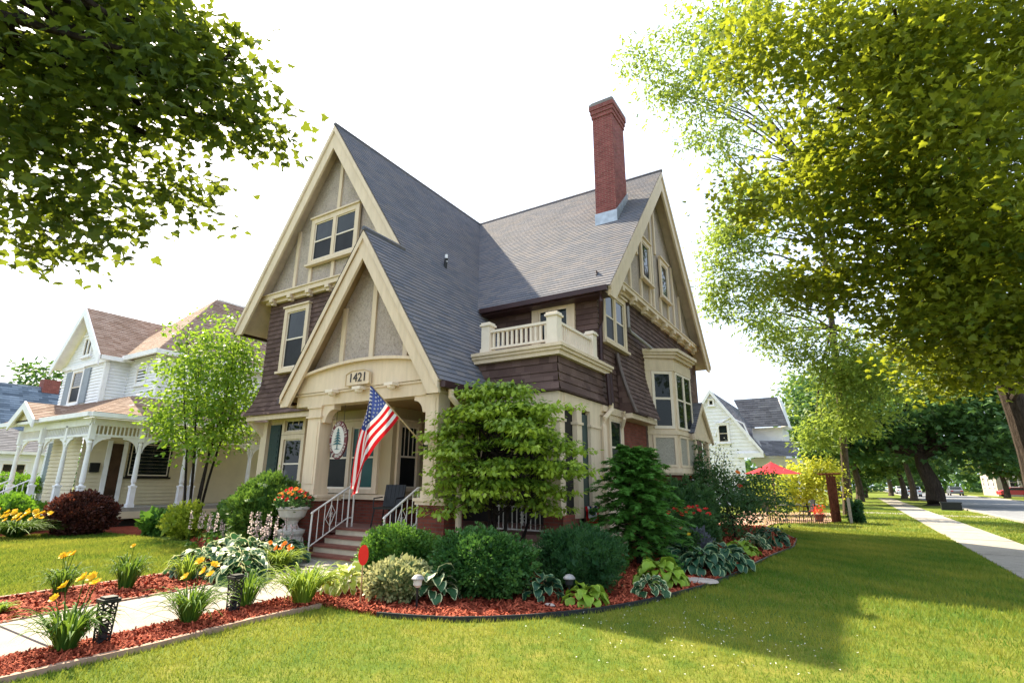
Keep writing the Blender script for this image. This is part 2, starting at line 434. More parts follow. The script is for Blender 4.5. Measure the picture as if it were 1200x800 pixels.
def leaf_template(kind):
    if kind == 'maple':
        half = [(0, 0), (.30, -.06), (.52, .10), (.40, .22), (.58, .52), (.34, .46), (.20, .62), (0, 1.0)]
        R = [(x, y, -abs(x)*.35) for x, y in half]; L = [(-x, y, z) for x, y, z in R[1:-1]]
        vs = R+L; n = len(R)
        fr = list(range(n)); fl = [0, n-1]+list(range(2*n-3, n-1, -1))
        return np.array(vs), [np.array([fr]), np.array([fl])]
    if kind == 'needle':
        return np.array([(0, 0, 0), (.13, .5, 0), (0, 1, -.08), (-.13, .5, 0)]), [np.array([[0, 1, 2, 3]])]
    if kind == 'spray':   # flat evergreen twig
        vs = [(0, 0, 0), (.09, .25, 0), (.30, .42, -.05), (.10, .48, 0), (.24, .72, -.06), (.06, .70, -.02), (0, 1, -.1), (-.06, .70, -.02), (-.24, .72, -.06), (-.10, .48, 0), (-.30, .42, -.05), (-.09, .25, 0)]
        return np.array(vs), [np.array([list(range(12))])]
    if kind == 'locust':
        vs = [(0, 0, 0), (.22, .25, -.06), (.08, .4, 0), (.24, .6, -.06), (.07, .7, 0), (0, 1, -.1), (-.07, .7, 0), (-.24, .6, -.06), (-.08, .4, 0), (-.22, .25, -.06)]
        return np.array(vs), [np.array([list(range(10))])]
    if kind == 'petal':
        return np.array([(0, 0, 0), (.36, .6, .12), (0, 1, .02), (-.36, .6, .12)]), [np.array([[0, 1, 2, 3]])]
    # folded pointed oval
    return np.array([(0, 0, 0), (.30, .30, -.10), (.26, .65, -.12), (0, 1, -.12), (-.26, .65, -.12), (-.30, .30, -.10)]), [np.array([[0, 1, 2, 3], [0, 3, 4, 5]])]

def place_leaves(pos, axis, nrm, size, kind, rnd=None):
    """returns verts, face arrays, rnd per face"""
    tv, tf = leaf_template(kind); n = len(pos); k = len(tv)
    axis = unit(axis); side = unit(np.cross(axis, nrm)); nn = np.cross(side, axis)
    size = np.broadcast_to(np.asarray(size, dtype=float), (n,))
    P = pos[:, None, :]+size[:, None, None]*(tv[None, :, 0, None]*side[:, None]+tv[None, :, 1, None]*axis[:, None]+tv[None, :, 2, None]*nn[:, None])
    if rnd is None: rnd = rng.random(n)
    fs, rs = [], []
    for f in tf:
        fs.append((f[None]+(np.arange(n)*k)[:, None, None]).reshape(-1, f.shape[1])); rs.append(np.repeat(rnd, len(f)))
    return P.reshape(-1, 3), fs, np.concatenate(rs)

def join(parts):
    vs, fs, rs, b = [], {}, {}, 0
    for v, fl, r in parts:
        vs.append(v); i = 0
        for f in fl:
            fs.setdefault(f.shape[1], []).append(f+b); rs.setdefault(f.shape[1], []).append(r[i:i+len(f)]); i += len(f)
        b += len(v)
    ks = sorted(fs)
    return np.concatenate(vs), [np.concatenate(fs[k]) for k in ks], np.concatenate([np.concatenate(rs[k]) for k in ks])

def rand_dir(n):
    return unit(rng.normal(size=(n, 3)))

def cluster_leaves(centers, per, spread, flat, size, kind, up=.6, droop=.3, tint=None, outward=None):
    """leaf clumps around cluster centres"""
    nc = len(centers); c = np.repeat(centers, per, axis=0); n = len(c)
    d = rng.normal(size=(n, 3))*np.array([1, 1, flat])*.55
    d *= (1/np.maximum(1, np.linalg.norm(d/np.array([1, 1, flat]), axis=1)/1.4))[:, None]
    sp = np.repeat(spread, per) if np.ndim(spread) else spread
    pos = c+d*(sp[:, None] if np.ndim(sp) else sp)
    ax = unit(d*np.array([1, 1, .4])+rand_dir(n)*.8); ax[:, 2] -= droop
    nr = rand_dir(n)*(1-up)+np.array([0, 0, 1])*up
    cl = rng.random(nc) if tint is None else tint
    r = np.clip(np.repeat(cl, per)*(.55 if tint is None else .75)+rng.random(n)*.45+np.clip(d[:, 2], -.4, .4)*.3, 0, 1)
    return place_leaves(pos, ax, nr, size*(.7+.6*rng.random(n)), kind, r)

def ellipsoid_points(c, r, n, inner=.35, lumps=0.):
    d = rand_dir(n); rad = (inner**3+(1-inner**3)*rng.random(n))**(1/3)
    if lumps:
        ph = rng.random((4, 3))*6
        f = sum(np.sin(d@rng.normal(size=3)*4+ph[i, 0]) for i in range(4))/4
        rad = rad*(1+lumps*f)
    return np.array(c)+d*rad[:, None]*np.array(r)

def limb(mb, a, b, r0, r1, sag=.0, wob=.1, n=6, seg=7):
    a, b = V(a), V(b); L = (b-a).length; pts = []
    o1 = V(rng.normal(size=3))*wob*L*.5
    for i in range(n+1):
        t = i/n
        p = a.lerp(b, t)+o1*math.sin(t*PI)*.6+V((0, 0, sag*L*math.sin(t*PI)))
        pts.append(p)
    mb.tube(pts, [r0+(r1-r0)*i/n for i in range(n+1)], seg)
    return pts

def tree(name, label, base, trunk_top, r0, blobs, leaf, mat, kind='maple', size=.2, per=40, spread=.8, flat=.6, bark='bark', group=None, nlimb=14, up=.55, droop=.3, cat='tree', stems=1, inner=.35, twigs=0, lump=.15):
    """blobs: list of (centre, radii, n_clusters)"""
    t = thing(name, label, cat, base, group)
    tm = MB(); base = V(base)-V((0, 0, .35)); top = V(trunk_top)
    for s in range(stems):
        off = V((0, 0, 0)) if stems == 1 else V((math.cos(s*2*PI/stems), math.sin(s*2*PI/stems), 0))*r0*.9
        o2 = off*3
        n = 6; pts = []; rr = []
        for i in range(n+1):
            q = i/n; p = (base+off).lerp(top+o2, q)+V((math.sin(q*5+s)*r0*.35, math.cos(q*4+s)*r0*.35, 0))*(q > 0)
            pts.append(p); rr.append(r0*(1.35 if i == 0 else 1.-.45*q)/(1 if stems == 1 else 1.5))
        tm.tube(pts, rr, 10)
    cents = [ellipsoid_points(c, r, k, inner, lump) for c, r, k in blobs]
    allc = np.concatenate(cents)
    idx = rng.choice(len(allc), min(nlimb, len(allc)), replace=False)
    for i in idx:
        q_ = np.linspace(.55, 1., 10); pz_ = [base.lerp(top, float(x)) for x in q_]; dd_ = [(V(allc[i])-p).length+max(0, p.z-allc[i][2])*1.2 for p in pz_]
        a = pz_[int(np.argmin(dd_))]; L = (V(allc[i])-a).length
        pts = limb(tm, a, allc[i], r0*rng.uniform(.22, .42), r0*.05+.006, .10, .18)
        if twigs:
            for k in range(twigs):
                j = int(rng.integers(2, len(pts))); near = np.argsort(np.linalg.norm(allc-np.array(pts[j]), axis=1))[:6]
                limb(tm, pts[j], allc[near[int(rng.integers(0, len(near)))]], r0*.08+.006, .006, .05, .15, 4, 5)
    tm.build('trunk', M[bark], t, True)
    v, f, r = cluster_leaves(allc, per, spread*(.7+.6*rng.random(len(allc))), flat, size, kind, up, droop)
    np_mesh('crown', v, f, M[mat], t, r)
    return t

def shrub(name, label, base, radii, n, size, mat, kind='oval', cat='shrub', group=None, lumps=.12, boxy=2.0, up=.25, stems=True, zc=None, inner=.72, shag=0.):
    t = thing(name, label, cat, base, group)
    bx, by, bz = base; rx, ry, rz = radii
    d = rand_dir(n)
    d = unit(np.sign(d)*np.abs(d)**(2/boxy))*(1 if boxy == 2 else 1)
    if boxy != 2:
        d = d/(np.sum(np.abs(d)**boxy, axis=1)**(1/boxy))[:, None]
    ph = rng.normal(size=(5, 3))*5; fo = rng.random(5)*6
    f = sum(np.sin(d@ph[i]+fo[i]) for i in range(5))/5
    f2 = np.sin(d@(rng.normal(size=3)*11))*np.sin(d@(rng.normal(size=3)*13))
    rad = (1+lumps*f*1.6+lumps*.6*f2)*(inner+(1-inner)*rng.random(n)**.5)*(1+.16*(rng.random(n) > .965)*rng.random(n))
    zc_ = rz*.92 if zc is None else zc
    pos = np.array([bx, by, bz+zc_])+d*rad[:, None]*np.array(radii)
    keep = pos[:, 2] > bz+.02; pos = pos[keep]; d = d[keep]; f = f[keep]; f2 = f2[keep]; n = len(pos)
    ax = unit(d*1.+rand_dir(n)*.75+np.array([0, 0, .35+shag])); nr = unit(d*.4+rand_dir(n)*.6+np.array([0, 0, up]))
    r = np.clip(.35+.5*f2*.5+.4*f+.5*(rng.random(n)-.4), 0, 1)
    parts = [place_leaves(pos, ax, nr, size*(.7+.6*rng.random(n)), kind, r)]
    m_ = int(.35*n); j = rng.integers(0, n, m_); cc = np.array([bx, by, bz+zc_]); pi_ = cc+(pos[j]-cc)*(.62+.22*rng.random(m_))[:, None]
    parts.append(place_leaves(pi_, rand_dir(m_), rand_dir(m_)*.4+unit(pos[j]-cc), size*2.6*(.7+.6*rng.random(m_)), 'oval', rng.random(m_)*.35))
    v, fs, rr = join(parts)
    np_mesh('foliage', v, fs, M[mat], t, rr)
    if stems:
        sm = MB()
        for i in range(9):
            a = i*2.4
            limb(sm, (bx+.06*rx*math.cos(a), by+.06*ry*math.sin(a), bz-.02), (bx+.7*rx*math.cos(a), by+.7*ry*math.sin(a), bz+zc_+rz*.3*math.sin(i)), .02, .006, .1, .1, 4, 5)
        sm.build('stems', M['barkd'], t, True)
    return t

def blades(base, n, h, spread, width=.0105, droop=.9, seg=6, r0=.09):
    az = rng.random(n)*2*PI; sp = spread*(.25+.9*rng.random(n)); hh = h*(.65+.45*rng.random(n)); dr = droop*(.4+.9*rng.random(n))
    t = np.linspace(0, 1, seg+1)
    rad = r0*(h/.5)*np.sqrt(rng.random(n))[:, None]+sp[:, None]*t[None]**1.08
    z = hh[:, None]*(1.75*t[None]-(.75+.55*dr[:, None])*t[None]**2.2)
    wv = width*(.7+.6*rng.random(n))[:, None]*np.sqrt(np.clip(1-t[None]**2.5, 0.003, 1))*(.55+.45*np.minimum(1, t[None]*3))
    tw = rng.normal(size=n)*.25
    dx, dy = np.cos(az), np.sin(az)
    bend = tw[:, None]*t[None]**2*sp[:, None]
    cx = base[0]+dx[:, None]*rad-dy[:, None]*bend; cy = base[1]+dy[:, None]*rad+dx[:, None]*bend; cz = base[2]+np.maximum(z, .012)
    L = np.stack([cx-dy[:, None]*wv, cy+dx[:, None]*wv, cz+wv*.5], -1); R = np.stack([cx+dy[:, None]*wv, cy-dx[:, None]*wv, cz+wv*.5], -1); C_ = np.stack([cx, cy, cz], -1)
    P = np.stack([L, C_, R], 2)      # n, seg+1, 3, 3
    idx = np.arange(n*(seg+1)*3).reshape(n, seg+1, 3); fl = []
    for s in range(seg):
        for c in (0, 1):
            fl.append(np.stack([idx[:, s, c], idx[:, s, c+1], idx[:, s+1, c+1], idx[:, s+1, c]], -1))
    r = rng.random(n)
    return P.reshape(-1, 3), [np.concatenate(fl)], np.tile(r, len(fl))

def flower(parent, at, size, mat, petals=6, tilt=None, name='flower'):
    n = petals*2
    az = np.arange(n)/n*2*PI*1.0+rng.random()*3
    ax = np.stack([np.cos(az), np.sin(az), .55+.25*(np.arange(n) % 2)], -1)
    f = V((.35*rng.normal(), -.6+.3*rng.normal(), .8)) if tilt is None else V(tilt)
    q = V((0, 0, 1)).rotation_difference(f.normalized()).to_matrix(); q = np.array(q)
    ax = ax@q.T; nr = np.cross(ax, np.cross(np.broadcast_to(np.array(f), ax.shape), ax))
    v, fs, r = place_leaves(np.repeat(np.array([at]), n, 0), ax, nr, size, 'petal')
    return np_mesh(name, v, fs, M[mat], parent, r)

def daylily(label, base, n=70, h=.55, spread=.42, mat='lily', flowers=(), fmat='yel', group='daylily clumps along the front walk', name='daylily', cat='plant', fsize=.075):
    t = thing(name, label, cat, base, group)
    v, f, r = blades(base, int(n*2.0), h, spread)
    np_mesh('leaves', v, f, M[mat], t, r)
    if flowers:
        sm = MB()
        for dx, dy, z in flowers:
            p = V((base[0]+dx, base[1]+dy, base[2]+z))
            sm.tube([V(base)+V((dx*.15, dy*.15, 0)), V(base)+V((dx*.6, dy*.6, z*.6)), p], [.006, .005, .004], 5)
            flower(t, tuple(p), fsize*(.85+.3*random.random()), fmat)
        sm.build('stalks', M['lily'], t)
    return t

def hosta(label, base, n=46, R=.45, ls=.24, mat='hostaV', h=.32, name='hosta', group='hosta plants', squash=1., cat='plant', wid=.36):
    t = thing(name, label, cat, base, group)
    rows = 7; cols = np.array([-1, -.6, 0, .6, 1.])
    tt = np.linspace(0, 1, rows)
    prof = np.sin(np.clip(tt, 0.02, .985)**.75*PI)**.75
    vs, ed, idx = [], [], []
    az = np.arange(n)*2.399963+rng.random(n)*.5
    q = np.sqrt((np.arange(n)+.5)/n)
    P = np.zeros((n, rows, 5, 3)); E = np.zeros((n, rows, 5)); E[:, :, 0] = 1; E[:, :, 4] = 1; E[:, -1] = 1
    E[:, :, 1] = .35; E[:, :, 3] = .35
    for i in range(n):
        s = ls*(.75+.5*rng.random()); w = s*wid*(.9+.25*rng.random())
        r0 = R*q[i]*.78; z0 = h*(1.05-.75*q[i]**1.6)*(.9+.2*rng.random())
        e0 = .75-1.0*q[i]+.15*rng.normal(); tw = rng.normal()*.3; roll = rng.normal()*.28
        dr = np.array([math.cos(az[i]+tw), math.sin(az[i]+tw)*squash, 0]); c0 = np.array([math.cos(az[i])*r0, math.sin(az[i])*r0*squash, z0])
        side = np.array([-dr[1], dr[0], 0]); p = c0.copy(); ang = e0
        for k in range(rows):
            if k: p = p+(dr*math.cos(ang)+np.array([0, 0, math.sin(ang)]))*s/(rows-1); ang -= 1.5/(rows-1)
            nn = -dr*math.sin(ang)+np.array([0, 0, math.cos(ang)])
            sd = side*math.cos(roll)+nn*math.sin(roll)
            for c in range(5):
                x = cols[c]*prof[k]*w
                rip = .012*math.sin(k*2.1+c*1.7+i)
                P[i, k, c] = p+sd*x+nn*(abs(cols[c])**1.3*prof[k]*w*.32+rip)
    P += np.array(base); P[..., 2] = np.maximum(P[..., 2], base[2]+.01)
    ii = np.arange(n*rows*5).reshape(n, rows, 5)
    f = np.stack([ii[:, :-1, :-1], ii[:, :-1, 1:], ii[:, 1:, 1:], ii[:, 1:, :-1]], -1).reshape(-1, 4)
    rn = np.repeat(rng.random(n), (rows-1)*4)
    np_mesh('leaves', P.reshape(-1, 3), [f], M[mat], t, rn, E.ravel(), True)
    return t

def text_mesh(txt, size, extrude=.006):
    cu = bpy.data.curves.new('lettering', 'FONT'); cu.body = txt; cu.size = size; cu.extrude = extrude; cu.align_x = 'CENTER'; cu.align_y = 'CENTER'; cu.resolution_u = 3
    o = bpy.data.objects.new('lettering', cu); COL.objects.link(o)
    dg = bpy.context.evaluated_depsgraph_get(); dg.update()
    me = bpy.data.meshes.new_from_object(o.evaluated_get(dg)); bpy.data.objects.remove(o); bpy.data.curves.remove(cu)
    return [v.co.copy() for v in me.vertices], [list(p.vertices) for p in me.polygons]
def add_text(mb, txt, size, at, ux, uy, un, extrude=.006, sx=1.):
    vs, fs = text_mesh(txt, size, extrude)
    at, ux, uy, un = V(at), V(ux), V(uy), V(un)
    W = [at+ux*(v.x*sx)+uy*v.y+un*v.z for v in vs]
    for f in fs: mb.poly([W[i] for i in f])

# ================================================================== MAIN HOUSE
XM, ZR, YC, MS, NS = -12.97, 13.0, 17.85, 1.5325, 1.111
zl = lambda x: ZR-MS*abs(x-XM)            # main gable roof surface
zc = lambda y: ZR-NS*abs(y-YC)            # cross gable roof surface
house = thing('house', 'large brown shingled house with steep stucco gables, tall brick chimney and corner balcony', 'house', (-10.5, 14, 0))

def window(parent, o, u, n, w, h, cas=.12, parts=1, rail=True, glass='glass', sill=True, dep=.07, mt='trim', muntin=0, cap=True, pmats=None, label=None):
    o, u, n = V(o), V(u), V(n); z = V((0, 0, 1)); m = MB()
    d = n*dep; e = -n*.01
    m.pbox(o+e, u*cas, d, z*h); m.pbox(o+u*(w-cas)+e, u*cas, d, z*h)
    m.pbox(o+u*cas+z*(h-cas)+e, u*(w-2*cas), d*.98, z*cas); m.pbox(o+u*cas+e, u*(w-2*cas), d*.98, z*cas*.7)
    pw = (w-2*cas-(parts-1)*cas*.8)/parts
    for i in range(1, parts):
        m.pbox(o+u*(cas+i*pw+(i-1)*cas*.8)+z*cas*.7+e, u*cas*.8, d*.96, z*(h-1.7*cas))
    if cap: m.pbox(o-u*.04+z*(h+.002)+e, u*(w+.08), n*(dep+.05), z*.055)
    f = m.build('window', M[mt], parent)
    if label: f['label'] = label
    s = MB(); 
    for i in range(parts):
        x0 = cas+i*(pw+cas*.8); z0 = cas*.7; z1 = h-cas; t = .035
        a = o+u*x0
        pm = pmats[i] if pmats else glass
        if rail and pm == 'glass':
            zm_ = (z0+z1)/2; g = MB(); g.pbox(a+z*zm_+n*.004, u*pw, n*.012, z*(z1-zm_)); g.build('pane', M[pm], f)
            g = MB(); g.pbox(a+z*z0+n*.004, u*pw, n*.018, z*(zm_-z0)); g.build('screen', M['screen'], f)
        else:
            g = MB(); g.pbox(a+z*z0+n*.004, u*pw, n*.012, z*(z1-z0)); g.build('pane', M[pm], f)
        k = n*.034
        s.pbox(a+z*z0+n*.001, u*t, k, z*(z1-z0)); s.pbox(a+u*(pw-t)+z*z0+n*.001, u*t, k, z*(z1-z0))
        s.pbox(a+u*t+z*z0+n*.001, u*(pw-2*t), k*.97, z*t*1.3); s.pbox(a+u*t+z*(z1-t)+n*.001, u*(pw-2*t), k*.97, z*t)
        if rail: s.pbox(a+u*t+z*((z0+z1)/2-.02)+n*.001, u*(pw-2*t), k*1.05, z*.045)
        if muntin:
            for j in range(1, muntin): s.pbox(a+u*(pw*j/muntin-.01)+z*((z0+z1)/2+.026)+n*.001, u*.02, k*.7, z*((z1-z0)/2-.06))
    s.build('sash', M['sash'], f)
    if sill:
        q = MB(); q.pbox(o-u*.06-z*.07+e, u*(w+.12), n*(dep+.07), z*.068); q.build('sill', M[mt], f)
    return f

# ---- roof
rf = MB(); so = MB()
UR, NR = (-1, 0, MS), (MS, 0, 1); UL, NL = (1, 0, MS), (-MS, 0, 1)
P = lambda x, y: (x, y, zl(x))
Q = lambda x, y: (x, y, zc(y))
def slab(poly, nrm, th=.16, sth=.02):
    n = V(nrm).normalized(); zm = max(p[2] for p in poly); dn = V((n.x*n.z, n.y*n.z, -(n.x**2+n.y**2))).normalized()
    pts = [V(p)-n*sth+(dn*.26 if p[2] > zm-1e-3 else V((0, 0, 0))) for p in poly]
    so.prism(pts, -n*(th-sth))
right = [[P(XM, 9.60), P(XM, YC), P(-8.76, 12.05), P(-8.76, 9.60)], [P(-8.76, 9.60), P(-8.76, 12.40), P(-6.88, 12.40), P(-6.88, 9.60)], [P(-9.525, 8.20), P(-9.525, 9.60), P(-6.88, 9.60), P(-6.88, 8.20)]]
for q in right: rf.courses(q, UR, NR, .145, .014); slab(q, NR)
q = [P(-17.16, 9.60), P(-17.16, 24.0), P(XM, 24.0), P(XM, 9.60)]; rf.courses(q, UL, NL, .145, .014); slab(q, NL)
ZP = zl(-9.525); zpl = lambda x: ZP-MS*abs(x+9.525)
q = [(-12.16, 8.20, zpl(-12.16)), (-9.525, 8.20, ZP), (-9.525, 10.12, ZP), (-12.16, 10.12, zpl(-12.16))]
rf.courses(q, UL, NL, .145, .014)
pso = MB(); n_ = V(NL).normalized(); pso.prism([V(p)-n_*.02-(V((.26, 0, .26*MS)) if abs(p[0]+9.525) < .01 else V((0, 0, 0))) for p in q], -n_*.12); pso.build('porch_soffit', M['ceil'], house)
q = [Q(XM, YC), Q(-4.60, YC), Q(-4.60, 12.02), Q(-8.78, 12.02)]; rf.courses(q, (0, 1, NS), (0, -NS, 1), .145, .014); slab(q, (0, -NS, 1))
q = [Q(XM, YC), Q(-4.60, YC), Q(-4.60, 23.68), Q(XM, 23.68)]; rf.courses(q, (0, -1, NS), (0, NS, 1), .145, .014); slab(q, (0, NS, 1))
rf.build('roof', M['roof'], house); so.build('soffit', M['soffit'], house)
for a_, b_ in (((XM, 9.58, ZR+.015), (XM, YC+.1, ZR+.015)), ((XM, YC, ZR+.015), (-4.58, YC, ZR+.015)), ((-9.525, 8.18, ZP+.015), (-9.525, 9.66, ZP+.015))):
    rc = MB(); rc.tube([a_, b_], .06, 6); rc.build('ridge_cap', M['roof'], house)

def barge(axis, c, top, bot, w, th=.07, face=-1, mat='trim', crown=.2):
    """plumb-cut rake board, top/bot = (coordinate, z)"""
    m = MB(); X = (lambda s, z, d: (s, c+d, z)) if axis == 'y' else (lambda s, z, d: (c+d, s, z))
    (a, za), (b, zb) = top, bot
    for (dz0, dz1, t0, t1) in ((-.06, -w, 0, th), (-.05, -.05-crown, -.045, -.001)):
        cut = zb-.34; hh = -dz1
        if hh > .34:
            t_ = (za+dz1-cut)/((za-zb)); sx_ = a+(b-a)*t_
            q_ = [(a, za+dz0), (b, zb+dz0), (b, cut), (sx_, cut), (a, za+dz1)]
        else: q_ = [(a, za+dz0), (b, zb+dz0), (b, zb+dz1), (a, za+dz1)]
        pts = [X(s_, z_, t0*face*-1) for s_, z_ in q_]
        m.prism(pts, V(X(0, 0, (t1)*face*-1))-V(X(0, 0, t0*face*-1)))
    return m.build('barge_board', M[mat], house)
barge('y', 9.63, (XM, ZR), (-17.08, zl(-17.08)), .86); barge('y', 9.63, (XM, ZR), (-9.53, zl(-9.53)), .86)
barge('y', 8.24, (-9.525, ZP), (-12.1, zpl(-12.1)), .78); barge('y', 8.24, (-9.525, ZP), (-6.93, zl(-6.93)), .78)
barge('x', -4.64, (YC, ZR), (12.12, zc(12.12)), .80, face=1); barge('x', -4.64, (YC, ZR), (23.58, zc(23.58)), .80, face=1)

g = MB(); g.box(-17.26, -17.14, 9.66, 23.9, zl(-17.16)-.14, zl(-17.16)-.01); g.build('gutter', M['gutter'], house)
g = MB(); g.box(-12.28, -12.14, 8.26, 10.05, zpl(-12.16)-.14, zpl(-12.16)-.01); g.build('gutter', M['gutter'], house)
g = MB(); g.box(-6.90, -6.77, 8.26, 10.02, zl(-6.88)-.15, zl(-6.88)-.02); g.build('gutter', M['gutter'], house)
g = MB(); g.box(-8.6, -4.66, 11.90, 12.03, zc(12.02)-.15, zc(12.02)-.01); g.build('gutter', M['gutter'], house)
g = MB(); g.box(-8.7, -4.75, 12.03, 12.42, 6.33, 6.37); g.build('eave_soffit', M['gutter'], house)

# ---- upper front wall under the main gable
def flare(amt, z0, z1, ax='y', corner=None):
    def f(p):
        t = max(0., (z1-p.z)/(z1-z0)); a = amt*t*t
        q = V(p)
        if ax == 'y':
            q.y -= a
            if corner is not None and p.x < corner+.02: q.x -= a
        else:
            q.x += a
        return q
    return f
w = MB(); w.courses([(-16.0, 10.13, 3.62), (-7.3, 10.13, 3.62), (-9.75, 10.13, 7.5), (-16.0, 10.13, 7.5)], (0, 0, 1), (0, -1, 0), .15, .022, flare(.30, 3.62, 4.9, 'y', -16.0))
w.courses([(-16.0, 10.13, 3.62), (-16.0, 10.13, 7.8), (-16.0, 23.5, 7.8), (-16.0, 23.5, 3.62)], (0, 0, 1), (-1, 0, 0), .15, .022, lambda p: V((p.x-.3*max(0., (4.9-p.z)/1.28)**2, p.y, p.z)))
w.build('shingle_wall', M['wallsh'], house)
w = MB(); w.poly([(-16.3, 9.83, 3.61), (-12.0, 9.83, 3.61), (-12.0, 10.6, 3.61), (-16.3, 10.6, 3.61)]); w.box(-16.22, -12.1, 9.9, 10.0, 3.46, 3.60); w.build('overhang_trim', M['trim'], house)
zt = lambda x: zl(x)-.34
w = MB(); w.prism([(-16.15, 10.06, 7.6), (-9.62, 10.06, 7.6), (XM+.02, 10.06, zt(XM)), (XM-.02, 10.06, zt(XM))], (0, .3, 0)); w.build('gable_stucco', M['stucco'], house)
b = MB(); b.box(-16.3, -9.75, 9.86, 10.1, 7.47, 7.62); b.box(-16.32, -9.72, 9.82, 10.1, 7.62, 7.66); b.box(-16.1, -9.8, 9.98, 10.1, 7.36, 7.47); b.build('belt_course', M['trim'], house)
for x in (-15.72, -14.8, -13.88, -12.96, -12.04, -11.1):
    b = MB(); b.box(x, x+.17, 9.83, 10.02, 7.36, 7.47); b.box(x+.02, x+.15, 9.90, 10.02, 7.27, 7.36); b.build('bracket', M['trim'], house)
def timber(pts, wdt=.13):
    for (x, z0, z1) in pts: MB().box(x-wdt/2, x+wdt/2, 10.0, 10.06, z0, z1).build('half_timber', M['trim'], house)
timber([(-12.90, 10.03, 12.4), (-14.75, 7.66, 9.75), (-11.05, 7.66, 9.75), (-13.98, 7.66, 8.28), (-12.9, 7.66, 8.28), (-11.85, 7.66, 8.28)])
window(house, (-14.05, 10.0, 8.36), (1, 0, 0), (0, -1, 0), 2.24, 1.6, .17, 2, dep=.08)
window(house, (-15.08, 10.11, 4.98), (1, 0, 0), (0, -1, 0), 1.22, 2.1, .15, 1, glass='glass', dep=.09)
# white downspout elbow under the porch eave
d = MB(); d.tube([(-12.2, 9.4, 3.55), (-12.2, 9.75, 3.25), (-12.0, 9.85, 3.1), (-11.75, 9.85, 2.9)], .05, 8); d.build('downspout', M['trim'], house)

# ---- first floor, left part
w = MB(); w.box(-16.0, -12.55, 10.5, 10.7, 0, 3.6); w.build('ground_floor_wall', M['trim'], house)
w = MB(); w.box(-16.05, -12.3, 10.45, 10.5, 0, 1.12); w.build('brick_base', M['brick'], house)
w = MB(); w.box(-16.04, -15.74, 10.36, 10.5, 1.1, 3.46); w.prism([(-16.04, 10.4, 3.46), (-16.04, 10.4, 2.95), (-16.15, 10.2, 3.2), (-16.3, 10.0, 3.46)], (.14, 0, 0)); w.build('corner_post', M['trim'], house)
w = MB(); w.box(-15.62, -15.12, 10.40, 10.49, 1.35, 3.35); 
for i in range(11): w.box(-15.56, -15.18, 10.385, 10.40, 1.43+i*.17, 1.52+i*.17)
w.build('shutter', M['dkgreen'], house)
window(house, (-15.05, 10.5, 1.30), (1, 0, 0), (0, -1, 0), 1.12, 1.72, .14, 1, glass='glassc', dep=.1, cap=False)
window(house, (-15.05, 10.5, 3.03), (1, 0, 0), (0, -1, 0), 1.12, .56, .12, 1, rail=False, dep=.1, sill=False, cap=False, muntin=3)
# bay wall behind the porch
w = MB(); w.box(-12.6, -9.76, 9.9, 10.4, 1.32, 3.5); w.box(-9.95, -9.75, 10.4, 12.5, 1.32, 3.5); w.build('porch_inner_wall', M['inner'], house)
w = MB(); w.box(-12.58, -9.78, 9.93, 10.5, .55, 1.2); w.box(-9.96, -9.80, 10.5, 12.5, .55, 1.2); w.build('porch_inner_brick', M['brick'], house)
w = MB(); w.box(-12.65, -9.68, 9.82, 10.5, 1.2, 1.32); w.box(-9.9, -9.68, 10.5, 12.5, 1.2, 1.32); w.build('water_table', M['trim'], house)
window(house, (-12.35, 9.9, 1.34), (1, 0, 0), (0, -1, 0), 2.2, 1.85, .16, 2, dep=.09, sill=False, pmats=['glass', 'teal'], muntin=4)
window(house, (-9.75, 10.05, 1.4), (0, 1, 0), (1, 0, 0), .85, 1.75, .11, 1, dep=.07, sill=False, muntin=4)
dr = MB(); dr.box(-9.75, -9.69, 11.15, 12.1, .62, 2.85); dr.build('front_door', M['door'], house)
w = MB(); w.box(-9.75, -5.2, 12.42, 12.6, 0, 3.5); w.build('porch_back_wall', M['dark'], house)  # near-black wall colour stands in for the deep porch shade
window(house, (-8.9, 12.42, 1.3), (1, 0, 0), (0, -1, 0), 1.3, 1.8, .13, 1, dep=.07)
# porch floor, ceiling
w = MB(); w.box(-12.5, -6.8, 8.79, 12.42, .50, .62); w.box(-6.8, -5.2, 10.0, 12.42, .46, .60); w.build('porch_floor', M['floor'], house)
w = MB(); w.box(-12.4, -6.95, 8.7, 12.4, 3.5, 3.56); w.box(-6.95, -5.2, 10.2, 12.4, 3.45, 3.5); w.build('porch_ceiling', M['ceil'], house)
for b_ in ((-12.4, -10.2, 8.95, 9.9, 0, .5), (-7.5, -5.25, 10.16, 10.3, 0, .42), (-6.9, -6.8, 8.9, 10.14, 0, .5)): MB().box(*b_).build('porch_foundation', M['brick'], house)
# porch piers and posts
for (x0, x1, y0, y1) in ((-7.46, -6.80, 8.42, 9.02), (-11.7, -10.55, 8.42, 9.0)):
    w = MB(); w.box(x0, x1, y0, y1, 0, 1.2); p = w.build('brick_pier', M['brick'], house)
    w = MB(); w.box(x0-.06, x1+.06, y0-.06, y1+.06, 1.2, 1.27); w.box(x0-.09, x1+.09, y0-.09, y1+.09, 1.27, 1.33); w.build('pier_cap', M['trim'], p)
def post(x0, x1, y0, y1, z0, z1):
    m = MB(); m.box(x0, x1, y0, y1, z0, z1); m.box(x0-.025, x1+.025, y0-.025, y1+.025, z0, z0+.14)
    m.box(x0-.04, x1+.04, y0-.04, y1+.04, z1-.30, z1-.25); m.box(x0-.03, x1+.03, y0-.03, y1+.03, z1-.06, z1)
    m.box(x0+.07, x1-.07, y0-.012, y0, z0+.25, z1-.4)
    return m.build('porch_post', M['trim'], house)
post(-7.44, -7.10, 8.47, 8.85, 1.33, 3.75)
post(-11.25, -10.78, 8.47, 8.85, 1.33, 3.43)
